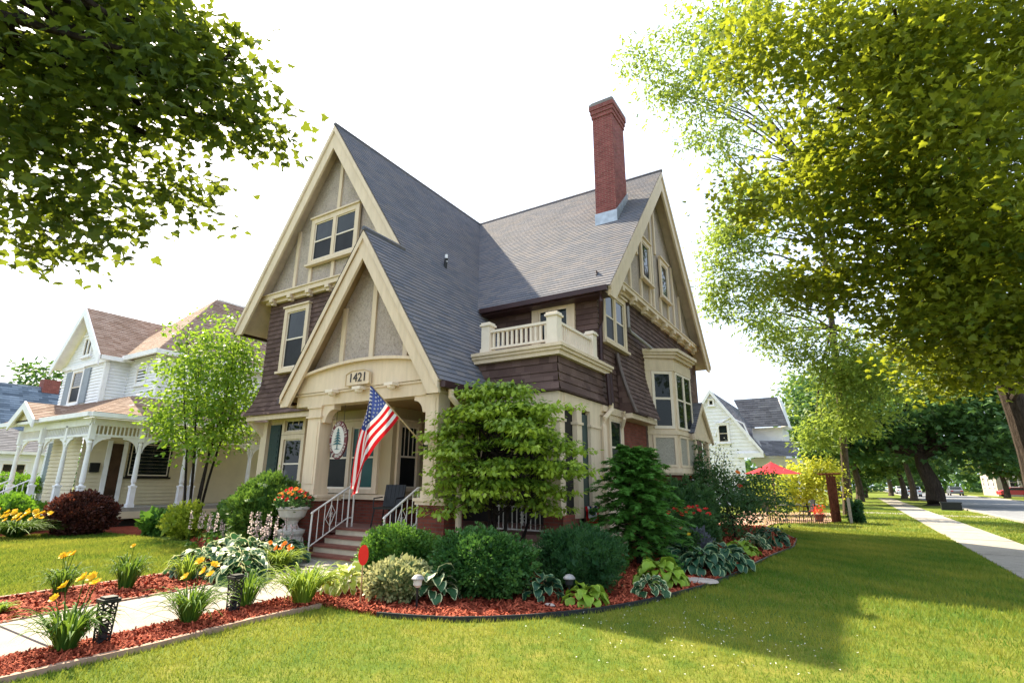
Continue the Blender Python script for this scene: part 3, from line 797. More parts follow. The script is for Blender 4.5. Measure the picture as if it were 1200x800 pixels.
def quarter(x, z, r, sx, y0, y1):
    pts = [(x, y0, z), (x, y0, z-r)]
    for i in range(7):
        a = i/6*PI/2; pts.append((x+sx*(r*.32+(r*.68)*(1-math.cos(a))) if i else x+sx*r*.30, y0, z-r+(r*.72)*math.sin(a)))
    pts.append((x+sx*r, y0, z))
    return MB().prism(pts, (0, y1-y0, 0))
for m_ in (quarter(-10.78, 3.43, .42, 1, 8.5, 8.7), quarter(-7.44, 3.43, .36, -1, 8.5, 8.7)): m_.build('corner_bracket', M['trim'], house)
w = MB(); w.box(-11.75, -7.12, 8.47, 8.8, 3.43, 3.75); w.box(-11.9, -7.12, 8.44, 8.47, 3.70, 3.75); w.build('porch_beam', M['trim'], house)
arc = [(-11.72+i*(4.5/12), 4.06+.30*math.sin(min(1, max(0, (i+.2)/12.4))*PI)**.8) for i in range(13)]
w = MB(); w.prism([(-11.72, 8.42, 3.76), (-7.22, 8.42, 3.76)]+[(x, 8.42, z) for x, z in arc[::-1]], (0, .3, 0)); w.build('entablature', M['trim'], house)
w = MB()
for (a, za), (b_, zb) in zip(arc, arc[1:]): w.prism([(a, 8.32, za+.002), (b_, 8.32, zb+.002), (b_, 8.32, zb+.07), (a, 8.32, za+.07)], (0, .38, 0))
w.build('entablature_cornice', M['trim'], house)
for x in (-10.3, -9.38, -8.36):
    w = MB(); w.box(x-.13, x+.13, 8.24, 8.44, 3.68, 3.75); w.lathe((x, 8.34, 3.60), [(.05, 0), (.085, .03), (.10, .08)], 12); w.build('bracket', M['sash'], house)
w = MB(); w.prism([(-11.85, 8.66, 3.76), (-7.25, 8.66, 3.76), (-7.45, 8.66, 4.2), (-9.50, 8.66, ZP-.32), (-9.55, 8.66, ZP-.32), (-11.6, 8.66, 4.2)], (0, .2, 0)); w.build('porch_gable_stucco', M['stucco'], house)
for x, zt_ in ((-10.42, 5.9), (-9.38, 7.1), (-8.28, 5.35)): MB().box(x-.07, x+.07, 8.61, 8.66, 4.1, zt_).build('half_timber', M['trim'], house)
# house number
w = MB(); w.prism([(-9.84, 8.34, 3.80), (-9.06, 8.34, 3.80), (-9.06, 8.34, 4.07), (-9.25, 8.34, 4.14), (-9.65, 8.34, 4.14), (-9.84, 8.34, 4.07)], (0, .06, 0)); pl = w.build('number_plaque', M['trim'], house)
w = MB(); add_text(w, '1421', .30, (-9.45, 8.334, 3.965), (1, 0, 0), (0, 0, 1), (0, -1, 0), .008); w.build('house_number', M['numeral'], pl)
w = MB(); 
for (a, b_) in (((-9.84, 3.80), (-9.06, 3.80)), ((-9.84, 3.80), (-9.84, 4.07)), ((-9.06, 3.80), (-9.06, 4.07)), ((-9.84, 4.07), (-9.65, 4.14)), ((-9.65, 4.14), (-9.25, 4.14)), ((-9.25, 4.14), (-9.06, 4.07))): w.tube([(a[0], 8.335, a[1]), (b_[0], 8.335, b_[1])], .012, 6)
w.build('plaque_rim', M['pole'], pl)
# steps
st = thing
for i, (y, z) in enumerate(((8.75, .62), (8.46, .465), (8.17, .31), (7.88, .155))):
    w = MB(); w.box(-10.28, -7.72, y-.03, y+.30 if i else y+.02, z-.045, z); s_ = w.build('step_tread', M['tread'], house)
    w = MB(); w.box(-10.22, -7.78, y+.0, y+.26 if i else y+.02, (z-.155 if i < 3 else 0), z-.047); w.build('riser', M['riser'], s_)
w = MB(); w.box(-10.6, -7.5, 7.2, 7.86, 0, .06); w.build('landing_slab', M['concrete'], house)
# iron handrails
def handrail(x, y0, y1, ytop, flip=1):
    m = MB(); zt0, zt1 = .98, 1.52; f = lambda y: zt0+(zt1-zt0)*(y-y0)/(y1-y0)
    m.tube([(x, y0, zt0), (x, y1, zt1), (x, ytop, zt1)], .022, 8); h = m.build('handrail', M['iron'], house)
    for a_, b_ in (((x, y0, zt0-.02), (x, y0-.02, 0.02)), ((x, y1, zt1), (x, y1, .62)), ((x, ytop, zt1), (x, ytop, .62))): MB().tube([a_, b_], .02, 8).build('rail_post', M['iron'], h)
    MB().lathe((x, y0-.01, zt0-.02), [(.01, -.03), (.035, 0), (.01, .035)], 10).build('finial', M['iron'], h)
    m = MB(); m.tube([(x, y0, zt0-.70), (x, y1, zt1-.70), (x, ytop, zt1-.70)], .014, 6); m.build('lower_rail', M['iron'], h)
    m = MB(); n = 6
    for i in range(1, n):
        y = y0+(y1-y0)*i/n; m.tube([(x, y, f(y)), (x, y, f(y)-.70)], .010, 6)
    m.build('balusters', M['iron'], h)
    m = MB(); yc = y0+(y1-y0)*.5; zc_ = f(yc)-.36; s = (zt1-zt0)/(y1-y0)
    for sg in (-1, 1): m.tube([(x, yc, zc_+.24), (x, yc+sg*.13, zc_+sg*.13*s), (x, yc, zc_-.22)], .009, 6)
    for k in range(8):
        a = k*PI/4; m.tube([(x, yc, zc_+.02), (x, yc+.07*math.cos(a), zc_+.02+.07*math.sin(a))], .006, 5)
    m.build('scroll_ornament', M['iron'], h)
handrail(-10.12, 7.98, 8.98, 9.12); handrail(-7.74, 7.78, 8.7, 8.98)
# downspout beside the porch pier
d = MB(); d.tube([(-6.84, 8.55, 3.5), (-6.84, 8.55, 3.35), (-6.74, 8.75, 3.12), (-6.72, 8.78, 2.9), (-6.72, 8.78, 1.45), (-6.60, 8.62, 1.25), (-6.60, 8.62, .1)], .062, 10); d.build('downspout', M['trim'], house)

# ---- balcony over the side porch
w = MB(); w.box(-7.38, -5.05, 10.0, 12.9, 4.36, 4.46); w.box(-7.38, -5.0, 9.96, 12.95, 4.46, 4.53); w.box(-7.38, -4.96, 9.92, 12.98, 4.53, 4.60); w.box(-7.3, -5.0, 10.0, 12.5, 4.603, 4.63); w.build('balcony_cornice', M['trim'], house)
w = MB(); fl = .12
w.courses([(-7.7, 10.12, 3.57), (-5.16, 10.12, 3.57), (-5.16, 10.12, 4.37), (-7.7, 10.12, 4.37)], (0, 0, 1), (0, -1, 0), .2, .022, lambda p: V((p.x+(.1*max(0, (4.2-p.z)/.63)**2 if p.x > -5.2 else 0), p.y-.1*max(0, (4.2-p.z)/.63)**2, p.z)))
w.courses([(-5.16, 10.12, 3.57), (-5.16, 12.6, 3.57), (-5.16, 12.6, 4.37), (-5.16, 10.12, 4.37)], (0, 0, 1), (1, 0, 0), .2, .022, lambda p: V((p.x+.1*max(0, (4.2-p.z)/.63)**2, p.y-(.1*max(0, (4.2-p.z)/.63)**2 if p.y < 10.15 else 0), p.z)))
w.build('balcony_skirt', M['wallsh'], house)
w = MB(); w.box(-6.95, -5.14, 10.1, 10.35, 3.28, 3.56); w.box(-5.38, -5.12, 10.35, 12.6, 3.28, 3.56); w.build('side_porch_beam', M['trim'], house)
rl = MB(); rl.box(-6.93, -5.38, 10.08, 10.19, 5.11, 5.17); rl.box(-6.93, -5.38, 10.10, 10.17, 4.70, 4.75); rl.box(-5.25, -5.14, 10.27, 12.0, 5.11, 5.17); rl.box(-5.23, -5.16, 10.27, 12.0, 4.70, 4.75)
rail = rl.build('balcony_railing', M['sash'], house)
for (x0, x1, y0, y1, zt2) in ((-7.16, -6.93, 10.03, 10.26, 5.28), (-5.38, -5.12, 10.03, 10.27, 5.26), (-5.30, -5.10, 11.98, 12.22, 5.28)):
    m = MB(); m.box(x0, x1, y0, y1, 4.60, zt2); m.box(x0-.02, x1+.02, y0-.02, y1+.02, 4.60, 4.72); m.box(x0-.035, x1+.035, y0-.035, y1+.035, zt2, zt2+.045); m.box(x0-.01, x1+.01, y0-.01, y1+.01, zt2+.045, zt2+.09); m.build('newel_post', M['sash'], rail)
for i in range(12):
    x = -6.86+i*.128; m = MB(); m.box(x-.025, x+.025, 10.11, 10.16, 4.753, 5.108); m.build('baluster', M['sash'], rail)
for i in range(15):
    y = 10.40+i*.112; m = MB(); m.box(-5.22, -5.17, y-.022, y+.022, 4.753, 5.108); m.build('baluster', M['sash'], rail)

# ---- cross wing walls
w = MB(); w.courses([(-9.0, 12.45, 4.5), (-5.14, 12.45, 4.5), (-5.14, 12.45, 6.6), (-9.0, 12.45, 6.6)], (0, 0, 1), (0, -1, 0), .15, .022)
w.courses([(-5.16, 12.45, 3.55), (-5.16, 22.35, 3.55), (-5.16, 22.35, 7.2), (-5.16, 12.45, 7.2)], (0, 0, 1), (1, 0, 0), .15, .022)
w.build('cross_wing_wall', M['wallsh'], house)
w = MB(); w.box(-5.36, -5.17, 16.0, 22.35, 0, 3.55); w.box(-16, -5.2, 22.4, 23.4, 0, 7.2); w.build('rear_wall', M['wallsh'], house)
zg = lambda y: zc(y)-.36
w = MB(); w.prism([(-5.09, 13.0, 7.2), (-5.09, 22.7, 7.2), (-5.09, YC+.02, zg(YC)), (-5.09, YC-.02, zg(YC))], (-.25, 0, 0)); w.build('gable_stucco', M['stucco'], house)
b = MB(); b.box(-5.14, -4.88, 12.9, 22.75, 7.10, 7.22); b.box(-5.14, -4.85, 12.85, 22.8, 7.22, 7.26); b.box(-5.14, -5.02, 12.95, 22.6, 6.99, 7.10); b.build('belt_course', M['trim'], house)
for i in range(9):
    y = 13.7+i*1.06; b = MB(); b.box(-5.06, -4.86, y, y+.18, 6.97, 7.10); b.box(-5.06, -4.94, y+.02, y+.16, 6.88, 6.97); b.build('bracket', M['trim'], house)
w = MB()
for y, z0, z1 in ((14.95, 7.26, 8.95), (17.35, 7.26, 11.7), (20.75, 7.26, 8.95), (16.0, 7.26, 8.12), (16.95, 7.26, 8.12), (18.15, 7.26, 8.12), (19.1, 7.26, 8.12), (17.85, 9.7, 12.1), (19.9, 7.26, 9.9), (15.75, 8.9, 10.0)):
    MB().box(-5.09, -5.03, y-.07, y+.07, z0, z1).build('half_timber', M['trim'], house)
window(house, (-5.03, 15.95, 8.17), (0, 1, 0), (1, 0, 0), 1.05, 1.5, .16, 1, rail=False, dep=.07)
window(house, (-5.03, 18.1, 8.17), (0, 1, 0), (1, 0, 0), 1.05, 1.5, .16, 1, rail=False, dep=.07)
window(house, (-5.14, 12.72, 5.30), (0, 1, 0), (1, 0, 0), 1.72, 1.55, .14, 2, dep=.08)
window(house, (-7.1, 12.43, 4.75), (1, 0, 0), (0, -1, 0), 1.32, 1.75, .22, 1, rail=False, dep=.08, cap=False)
# flared shingle pent on the right wall
w = MB(); 
w.courses([(-5.1, 13.72, 3.47), (-5.1, 15.9, 3.47), (-5.1, 15.9, 5.1), (-5.1, 13.55, 5.1)], (0, 0, 1), (1, 0, 0), .13, .02, lambda p: V((p.x+.42*max(0, (5.15-p.z)/1.68)**1.5, p.y, p.z)))
side = [(-5.1+.42*max(0, (5.15-z)/1.68)**1.5, 13.72-.17*(z-3.47)/1.63+.02, z) for z in [5.1-i*.163 for i in range(11)]]
w.poly([(-5.14, 13.6, 5.1)]+side+[(-5.14, 13.74, 3.47)])
w.build('flared_pent', M['wallsh'], house)
w = MB(); w.tube([V(p)+V((.03, -.02, 0)) for p in side], .045, 6); w.build('pent_edge_board', M['edgeb'], house)
w = MB(); w.box(-5.2, -4.78, 13.7, 15.9, 3.33, 3.46); w.box(-5.2, -5.05, 12.4, 13.75, 3.38, 3.53); w.build('pent_soffit_trim', M['trim'], house)
# ground floor right side
w = MB(); w.box(-5.4, -5.18, 13.9, 16.3, 0, 3.4); w.build('brick_wall', M['brick'], house)
w = MB(); w.box(-5.4, -5.16, 12.4, 13.88, 0, 3.4); w.build('side_wall', M['trim'], house)
window(house, (-5.16, 12.86, 1.75), (0, 1, 0), (1, 0, 0), 1.02, 1.6, .12, 1, dep=.07)
for (y0, y1, xd) in ((10.1, 10.34, .36), (10.96, 11.22, .12), (11.70, 12.3, .12)):
    w = MB(); w.box(-5.12-xd, -5.12, y0, y1, .5, 3.28); w.box(-5.15-xd, -5.09, y0-.03, y1+.03, 2.92, 2.98); w.box(-5.15-xd, -5.09, y0-.03, y1+.03, .5, .7); w.build('side_porch_post', M['trim'], house)
w = MB(); w.box(-5.24, -5.19, 11.24, 11.68, .9, 3.2); w.build('shutter', M['dkgreen'], house)
w = MB(); w.box(-5.30, -5.26, 10.36, 11.0, .9, 3.26); w.build('opening_shade_panel', M['dark'], house)  # dark panel added across the open bay in place of its shade
w = MB(); w.box(-5.5, -5.05, 10.05, 10.6, 0, 1.0); w.box(-5.44, -5.12, 10.6, 12.4, 0, .9); w.build('side_brick_base', M['brick'], house)
rl = MB(); rl.box(-6.75, -5.5, 10.18, 10.22, 1.13, 1.17); rl.box(-6.75, -5.5, 10.18, 10.22, .66, .69); sr = rl.build('side_porch_railing', M['iron'], house)
for i in range(11):
    x = -6.7+i*.115; m = MB(); m.tube([(x, 10.2, .68), (x, 10.2, 1.14)], .011, 6); m.build('baluster', M['iron'], sr)
m = MB()
for k in range(10):
    a = k*PI/5; m.tube([(-6.1, 10.2, .90), (-6.1+.06*math.cos(a), 10.2, .90+.15*math.sin(a))], .009, 5)
m.build('scroll_ornament', M['iron'], sr)
w = MB(); w.box(-6.8, -5.5, 10.02, 10.16, .30, .44); w.build('porch_skirt_board', M['trim'], house)
# downspouts on the right corner
d = MB(); d.tube([(-4.85, 11.98, 6.38), (-4.85, 12.02, 6.15), (-5.02, 12.38, 5.75), (-5.06, 12.40, 5.5), (-5.06, 12.40, 4.66)], .06, 8); d.build('downspout', M['gutter'], house)
d = MB(); d.tube([(-5.0, 12.62, 4.36), (-4.98, 12.66, 3.55)], .06, 8); d.tube([(-4.98, 12.78, 4.36), (-4.96, 12.80, 3.55)], .05, 8); d.build('downspout', M['gutter'], house)
d = MB(); d.tube([(-4.97, 12.70, 3.6), (-4.97, 12.70, 3.42), (-5.04, 12.40, 3.2), (-5.04, 12.36, 3.0), (-5.04, 12.36, .1)], .065, 8); d.build('downspout', M['trim'], house)
d = MB(); d.tube([(-5.05, 14.55, 6.75), (-5.04, 14.55, 6.1), (-5.03, 14.7, 5.98), (-4.9, 16.3, 5.78)], .05, 8); d.build('roof_drain_pipe', M['grey'], house)
d = MB(); d.tube([(-4.97, 13.62, 3.5), (-4.97, 13.62, 3.3), (-5.08, 13.72, 3.1)], .05, 8); d.build('downspout', M['trim'], house)

# ---- bay window
plan = [(-5.16, 16.15), (-4.42, 16.72), (-4.30, 18.35), (-5.16, 19.05)]
def off(pl, d):
    c = V((-5.16, 17.55)); return [((x+(d if x > -5.1 else 0)), y+(d*.7 if y > 17.5 else -d*.7)) for x, y in pl]
def ring(m, pl, z0, z1): m.prism([(x, y, z0) for x, y in pl], (0, 0, z1-z0))
m = MB(); ring(m, plan, 1.9, 5.5); ring(m, off(plan, .05), 3.10, 3.22); ring(m, off(plan, .05), 1.95, 2.10); ring(m, off(plan, .03), 5.1, 5.42)
bay = m.build('bay_window', M['trim'], house)
m = MB(); ring(m, off(plan, .10), 5.5, 5.6); ring(m, off(plan, .18), 5.6, 5.68); ring(m, off(plan, .24), 5.68, 5.78); m.build('bay_cornice', M['trim'], bay)
def bayface(i, a, b, n_panes, z0, z1, nm, mat, fr=.10, dep=.05):
    p, q = V((*plan[i], 0)), V((*plan[i+1], 0)); u = (q-p).normalized(); L = (q-p).length; n = V((u.y, -u.x, 0))
    if n.x < 0 and i == 1: n = -n
    if n.dot(V((1, 0, 0))) < 0: n = -n
    s = p+u*(L*a); wd = L*(b-a); pw = wd/n_panes
    fm, gm = MB(), MB()
    for k in range(n_panes):
        o = s+u*(k*pw)+V((0, 0, z0)); h = z1-z0; t = fr*.55
        for bx in ((o, u*t, V((0, 0, h))), (o+u*(pw-t), u*t, V((0, 0, h)))): fm.pbox(bx[0]-n*.01, bx[1], n*dep, bx[2])
        fm.pbox(o+u*t-n*.01, u*(pw-2*t), n*dep*.97, V((0, 0, t))); fm.pbox(o+u*t+V((0, 0, h-t))-n*.01, u*(pw-2*t), n*dep*.97, V((0, 0, t)))
        if mat != 'lattice': fm.pbox(o+u*t+V((0, 0, h*.5))-n*.01, u*(pw-2*t), n*dep*.95, V((0, 0, t*.8)))
        gm.pbox(o+u*t*.9+V((0, 0, t*.9))+n*.003, u*(pw-1.8*t), n*.012, V((0, 0, h-1.8*t)))
    gm.build(nm, M[mat], bay); fm.build('frame', M['sash'] if mat != 'lattice' else M['trim'], bay)
bayface(0, .22, .93, 1, 3.28, 5.08, 'pane', 'glass', .16); bayface(1, .06, .94, 2, 3.28, 5.08, 'pane', 'glass', .12)
bayface(0, .15, .95, 1, 2.12, 3.08, 'panel', 'lattice', .14); bayface(1, .05, .95, 2, 2.12, 3.08, 'panel', 'lattice', .13)
m = MB(); m.prism([(-5.16, 16.4, .0), (-4.6, 16.9, .0), (-4.5, 18.2, .0), (-5.16, 18.8, .0)], (0, 0, 1.9)); m.build('bay_foundation', M['brick'], bay)

# ---- side entrance portico
m = MB(); xa, xb = -5.2, -4.15
ya, za = 19.2, 4.38; e0, e1, ze = 17.75, 20.5, 3.22
m.courses([(xa, ya, za), (xb, ya, za), (xb, e0, ze), (xa, e0, ze)], (0, 1.35, 1.1), (0, -1.1, 1.35), .14, .014)
m.courses([(xa, ya, za), (xb, ya, za), (xb, e1, ze), (xa, e1, ze)], (0, -1.35, 1.1), (0, 1.1, 1.35), .14, .014)
pt = m.build('side_portico_roof', M['roofg'], house)
m = MB(); m.prism([(xb-.08, e0+.1, ze-.02), (xb-.08, e1-.1, ze-.02), (xb-.08, ya, za-.1)], (-.1, 0, 0)); m.box(xb-.16, xb-.06, e0+.05, e1-.05, ze-.16, ze-.022)
for (yy, zz, y2, z2) in ((ya, za-.02, e0-.05, ze-.06), (ya, za-.02, e1+.05, ze-.06)): m.prism([(xb+.02, yy, zz), (xb+.02, y2, z2), (xb+.02, y2, z2-.16), (xb+.02, yy, zz-.18)], (-.08, 0, 0))
m.build('side_portico_gable', M['trim'], house)
for y in (18.3, 20.1):
    m = MB(); m.box(-4.42, -4.24, y-.09, y+.09, 0, ze-.16); m.build('side_portico_post', M['trim'], house)

# ---- chimney
m = MB(); x0, x1, y0, y1 = -6.17, -5.45, 15.1, 16.22
m.box(x0, x1, y0, y1, 9.0, 14.05)
for i, d_ in enumerate((.03, .06, .09)): m.box(x0-d_, x1+d_, y0-d_, y1+d_, 14.05+i*.16, 14.21+i*.16)
ch = m.build('chimney', M['chim'], house)
m = MB(); m.box(x0-.09, x1+.09, y0-.09, y1+.09, 14.53, 14.62); m.box(x0-.04, x1+.04, y0-.04, y1+.04, 14.62, 14.70); m.build('chimney_cap', M['capstone'], ch)
m = MB(); m.prism([(x0-.03, y0-.025, zc(y0)-.06), (x1+.03, y0-.025, zc(y0)-.06), (x1+.03, y0-.025, zc(y0)+.40), (x0-.03, y0-.025, zc(y0)+.40)], (0, .02, 0))
m.prism([(x1+.005, y0-.03, zc(y0)-.05), (x1+.005, y1+.03, zc(y1)-.02), (x1+.005, y1+.03, zc(y1)+.32), (x1+.005, y0-.03, zc(y0)+.40)], (.022, 0, 0)); m.build('chimney_flashing', M['flash'], ch)
# roof vents
n_ = V(NR).normalized()
m = MB(); c = V((-9.62, 11.55, zl(-9.62))); m.tube([c-n_*.05, c+V((0, 0, .34))], .055, 10); v_ = m.build('vent_pipe', M['black'], house)
m = MB(); m.tube([c+V((0, 0, .22)), c+V((0, 0, .46))], .045, 10); m.build('pipe_cap', M['white'], v_)
m = MB(); c = V((-10.2, 14.2, zl(-10.2))); m.pbox(c+n_*.02, (0, .32, 0), V((-1, 0, MS)).normalized()*.16, n_*.07); m.build('roof_vent', M['flash'], house)

# ================================================================== FLAG, SIGN, PORCH THINGS
fl = thing('flag', 'American flag hanging from an angled pole on the right porch post', 'flag', (-7.4, 8.4, 2.2))
T0, PB = V((-7.42, 6.87, 3.39)), V((-7.36, 8.46, 2.30))
m = MB(); m.tube([PB, T0+(T0-PB).normalized()*.05], .014, 8); m.lathe(T0+(T0-PB).normalized()*.05, [(.005, -.02), (.022, .01), (.005, .04)], 8); m.build('flagpole', M['pole'], fl)
m = MB(); m.tube([PB, PB+(T0-PB).normalized()*.14], .024, 8); m.box(-7.40, -7.32, 8.44, 8.48, 2.22, 2.38); m.build('pole_bracket', M['black'], fl)
hv = (T0-PB).normalized()*-.94
def flagpt(u, v):
    """u 0..1 down the hoist from the tip, v metres along the fly"""
    S = T0+hv*u; s1 = 1.17*u; d1 = V((0, -.68, -.73))
    fold = .03*math.sin(v*6+u*3)
    if v < s1:
        t = v/max(s1, 1e-6); p = S+d1*v
        p += V((.05*math.sin(t*PI)*math.sin(u*5+.5)+.02*math.sin(v*7), 0, -.03*math.sin(t*PI)))
    else:
        r = v-s1; p = S+d1*s1
        q = 1-math.exp(-r*3)
        d2 = V((-.10, -.04+.06*(1-u), -.98)).normalized()
        p += d2*r + V((-.06*q-.05*u*q, .05*q*math.sin(u*9+r*2), 0))+V((.035*math.sin(u*11+1.2)*min(1, r*2), .03*math.cos(u*10)*min(1, r*2), 0))
    return p
NU, NV_, FL = 39, 48, 1.80
m = MB(); pts = [[flagpt(i/NU, j/NV_*FL) for j in range(NV_+1)] for i in range(NU+1)]
for i in range(NU):
    for j in range(NV_):
        stripe = i*13//NU
        c = 2 if (stripe < 7 and j < NV_*.4) else (0 if stripe % 2 == 0 else 1)
        m.poly([pts[i][j], pts[i+1][j], pts[i+1][j+1], pts[i][j+1]], mi=c)
m.build('flag_cloth', [M['fred'], M['fwhite'], M['fblue']], fl, True)
m = MB()
for r in range(9):
    for c in range(6 if r % 2 == 0 else 5):
        u = (r+1)/10*7/13; v = ((c*2+1+(r % 2))/12)*.4*FL
        p = flagpt(u, v); du = (flagpt(u+.01, v)-p).normalized(); dv = (flagpt(u, v+.01)-p).normalized(); n = du.cross(dv).normalized()
        for sg in (1, -1):
            s = []
            for k in range(10):
                a = k*PI/5; R_ = .030 if k % 2 == 0 else .012
                uu, vv = u+math.cos(a)*R_/.94, v+math.sin(a)*R_
                s.append(flagpt(uu, vv)+n*sg*.004)
            for k in range(10): m.poly([p+n*sg*.004, s[k], s[(k+1) % 10]])
m.build('stars', M['fwhite'], fl)

sg = thing('hanging_sign', 'oval wooden sign with a teal pine tree hanging in the porch opening', 'sign', (-10.35, 8.72, 2.15))
SC = V((-10.36, 8.72, 2.60)); rx, rz = .30, .445
def oval(rx, rz, y0, y1, n=40, wob=0): return MB().prism([(SC.x+rx*math.cos(2*PI*k/n)*(1+wob*math.cos(8*PI*k/n)), y0, SC.z+rz*math.sin(2*PI*k/n)*(1+wob*math.cos(8*PI*k/n))) for k in range(n)], (0, y1-y0, 0))
oval(rx, rz, 8.70, 8.74, wob=.02).build('sign_board', M['signr'], sg)
oval(rx*.72, rz*.74, 8.688, 8.70).build('sign_panel', M['signw'], sg)
m = MB()
for i in range(6):
    z = SC.z+.21-i*.065; w_ = .035+i*.026; m.prism([(SC.x, 8.676, z+.07), (SC.x-w_, 8.676, z), (SC.x, 8.676, z+.012), (SC.x+w_, 8.676, z)], (0, .012, 0))
m.prism([(SC.x-.012, 8.677, SC.z-.22), (SC.x+.012, 8.677, SC.z-.22), (SC.x+.008, 8.677, SC.z+.2), (SC.x-.008, 8.677, SC.z+.2)], (0, .01, 0)); m.prism([(SC.x-.10, 8.678, SC.z-.225), (SC.x+.10, 8.678, SC.z-.225), (SC.x, 8.678, SC.z-.205)], (0, .01, 0))
m.build('tree_emblem', M['signt'], sg)
m = MB()
def ringtext(txt, a0, a1, flip=1):
    n = len(txt)
    for i, chh in enumerate(txt):
        if chh == ' ': continue
        a = a0+(a1-a0)*(i+.5)/n; c = V((SC.x+rx*.86*math.cos(a), 8.698, SC.z+rz*.87*math.sin(a)))
        t = V((-math.sin(a)*rx, 0, math.cos(a)*rz)).normalized()*(-1 if flip > 0 else 1); nn = V((-t.z, 0, t.x))
        add_text(m, chh, .105, c, t, nn, (0, -1, 0), .004)
ringtext('THE RED PINES', PI*.97, PI*.03, 1); ringtext('BED & BREAKFAST', PI*1.05, PI*1.95, -1)
m.build('sign_lettering', M['signw'], sg)
for dx in (-.13, .13): MB().tube([(SC.x+dx, 8.72, SC.z+rz*.88), (SC.x+dx, 8.72, 3.44)], .006, 5).build('chain', M['black'], sg)

def chair(name, label, loc, rot, mat):
    t = thing(name, label, 'chair', loc, None); t.rotation_euler = (0, 0, rot); L = V(loc)
    m = MB(); m.box(L.x-.26, L.x+.26, L.y-.25, L.y+.25, L.z+.40, L.z+.45); m.build('seat', M[mat], t)
    m = MB(); m.pbox(L+V((-.26, .2, .45)), (.52, 0, 0), (0, .12, .5), (0, .04, 0))
    for k in range(5): m.tube([L+V((-.2+k*.1, .21, .45)), L+V((-.2+k*.1, .32, .95))], .012, 5)
    m.build('backrest', M[mat], t)
    for sx in (-1, 1):
        for sy in (-1, 1):
            m = MB(); m.tube([L+V((sx*.24, sy*.22, .42)), L+V((sx*.28, sy*.27, 0))], .016, 6); m.build('leg', M['black'], t)
        m = MB(); m.tube([L+V((sx*.28, .2, .66)), L+V((sx*.28, -.2, .64)), L+V((sx*.27, -.24, .42))], .016, 6); m.build('armrest', M['black'], t)
chair('porch_chair', 'dark metal porch chair standing beside the top of the steps', (-9.35, 9.5, .62), .3, 'black')
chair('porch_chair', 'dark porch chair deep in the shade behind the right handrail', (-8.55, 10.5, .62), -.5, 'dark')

ur = thing('planter_urn', 'white weathered urn full of red and orange flowers at the foot of the steps', 'planter', (-10.62, 7.85, 0))
m = MB(); m.lathe((-10.62, 7.85, 0), [(.34, 0), (.34, .10), (.28, .14), (.25, .20), (.25, .48), (.29, .54), (.30, .60), (.17, .64), (.12, .72), (.15, .80), (.26, .88), (.31, 1.02), (.345, 1.04), (.345, 1.08), (.28, 1.09)], 28); m.build('urn', M['urn'], ur, True)
m = MB()
for k in range(9):
    a = k*2*PI/9; m.tube([(-10.62+.255*math.cos(a), 7.85+.255*math.sin(a), .24), (-10.62+.262*math.cos(a+.2), 7.85+.262*math.sin(a+.2), .36), (-10.62+.255*math.cos(a+.3), 7.85+.255*math.sin(a+.3), .44)], .018, 6)
m.build('urn_relief', M['urn'], ur, True)
pp = ellipsoid_points((-10.62, 7.85, 1.17), (.38, .38, .24), 420, .3); v, f, r = place_leaves(pp, unit(pp-np.array([-10.62, 7.85, .95])+rand_dir(420)*.15), rand_dir(420)*.5+np.array([0, 0, .5]), .10, 'oval'); np_mesh('foliage', v, f, M['rose'], ur, r)
for k in range(34):
    a = k*2.4; q = math.sqrt((k+.5)/34); flower(ur, (-10.62+.38*q*math.cos(a), 7.85+.38*q*math.sin(a), 1.20+.24*(1-q*q)+random.random()*.05), .068, 'ora' if (k*7) % 3 == 0 or (k % 5 == 0) else 'red', 6)
hb = thing('window_plant', 'small red and green plant in front of the left window sill', 'plant', (-12.5, 9.4, 0))
v, f, r = cluster_leaves(ellipsoid_points((-12.5, 9.35, 1.3), (.5, .25, .3), 14, .2), 30, .16, .8, .09, 'oval'); np_mesh('foliage', v, f, M['rose'], hb, r)
m = MB(); m.lathe((-12.5, 9.4, 0), [(.2, 0), (.26, .5), (.3, 1.05), (.25, 1.06)], 16); m.build('pot', M['dark'], hb)
pbb = MB()
sw = [(-4.97, 11.75, .62+.0), ]
bn = thing('porch_bunting', 'small red white and blue bunting on the side porch rail', 'bunting', (-5.05, 11.5, .75))
for i, c in enumerate(('fblue', 'fwhite', 'fred')):
    m = MB(); n = 12
    for k in range(n):
        a0, a1 = PI+PI*k/n, PI+PI*(k+1)/n; r0_, r1_ = .10+.10*i, .20+.10*i
        m.prism([(-5.02+.02*math.sin(k*1.7), 11.45+r0_*math.cos(a0), 1.15+r0_*1.1*math.sin(a0)), (-5.02+.02*math.sin(k*1.7), 11.45+r1_*math.cos(a0), 1.15+r1_*1.1*math.sin(a0)), (-5.02+.02*math.sin(k*1.7+1.7), 11.45+r1_*math.cos(a1), 1.15+r1_*1.1*math.sin(a1)), (-5.02+.02*math.sin(k*1.7+1.7), 11.45+r0_*math.cos(a1), 1.15+r0_*1.1*math.sin(a1))], (.006, 0, 0))
    m.build('band', M[c], bn)
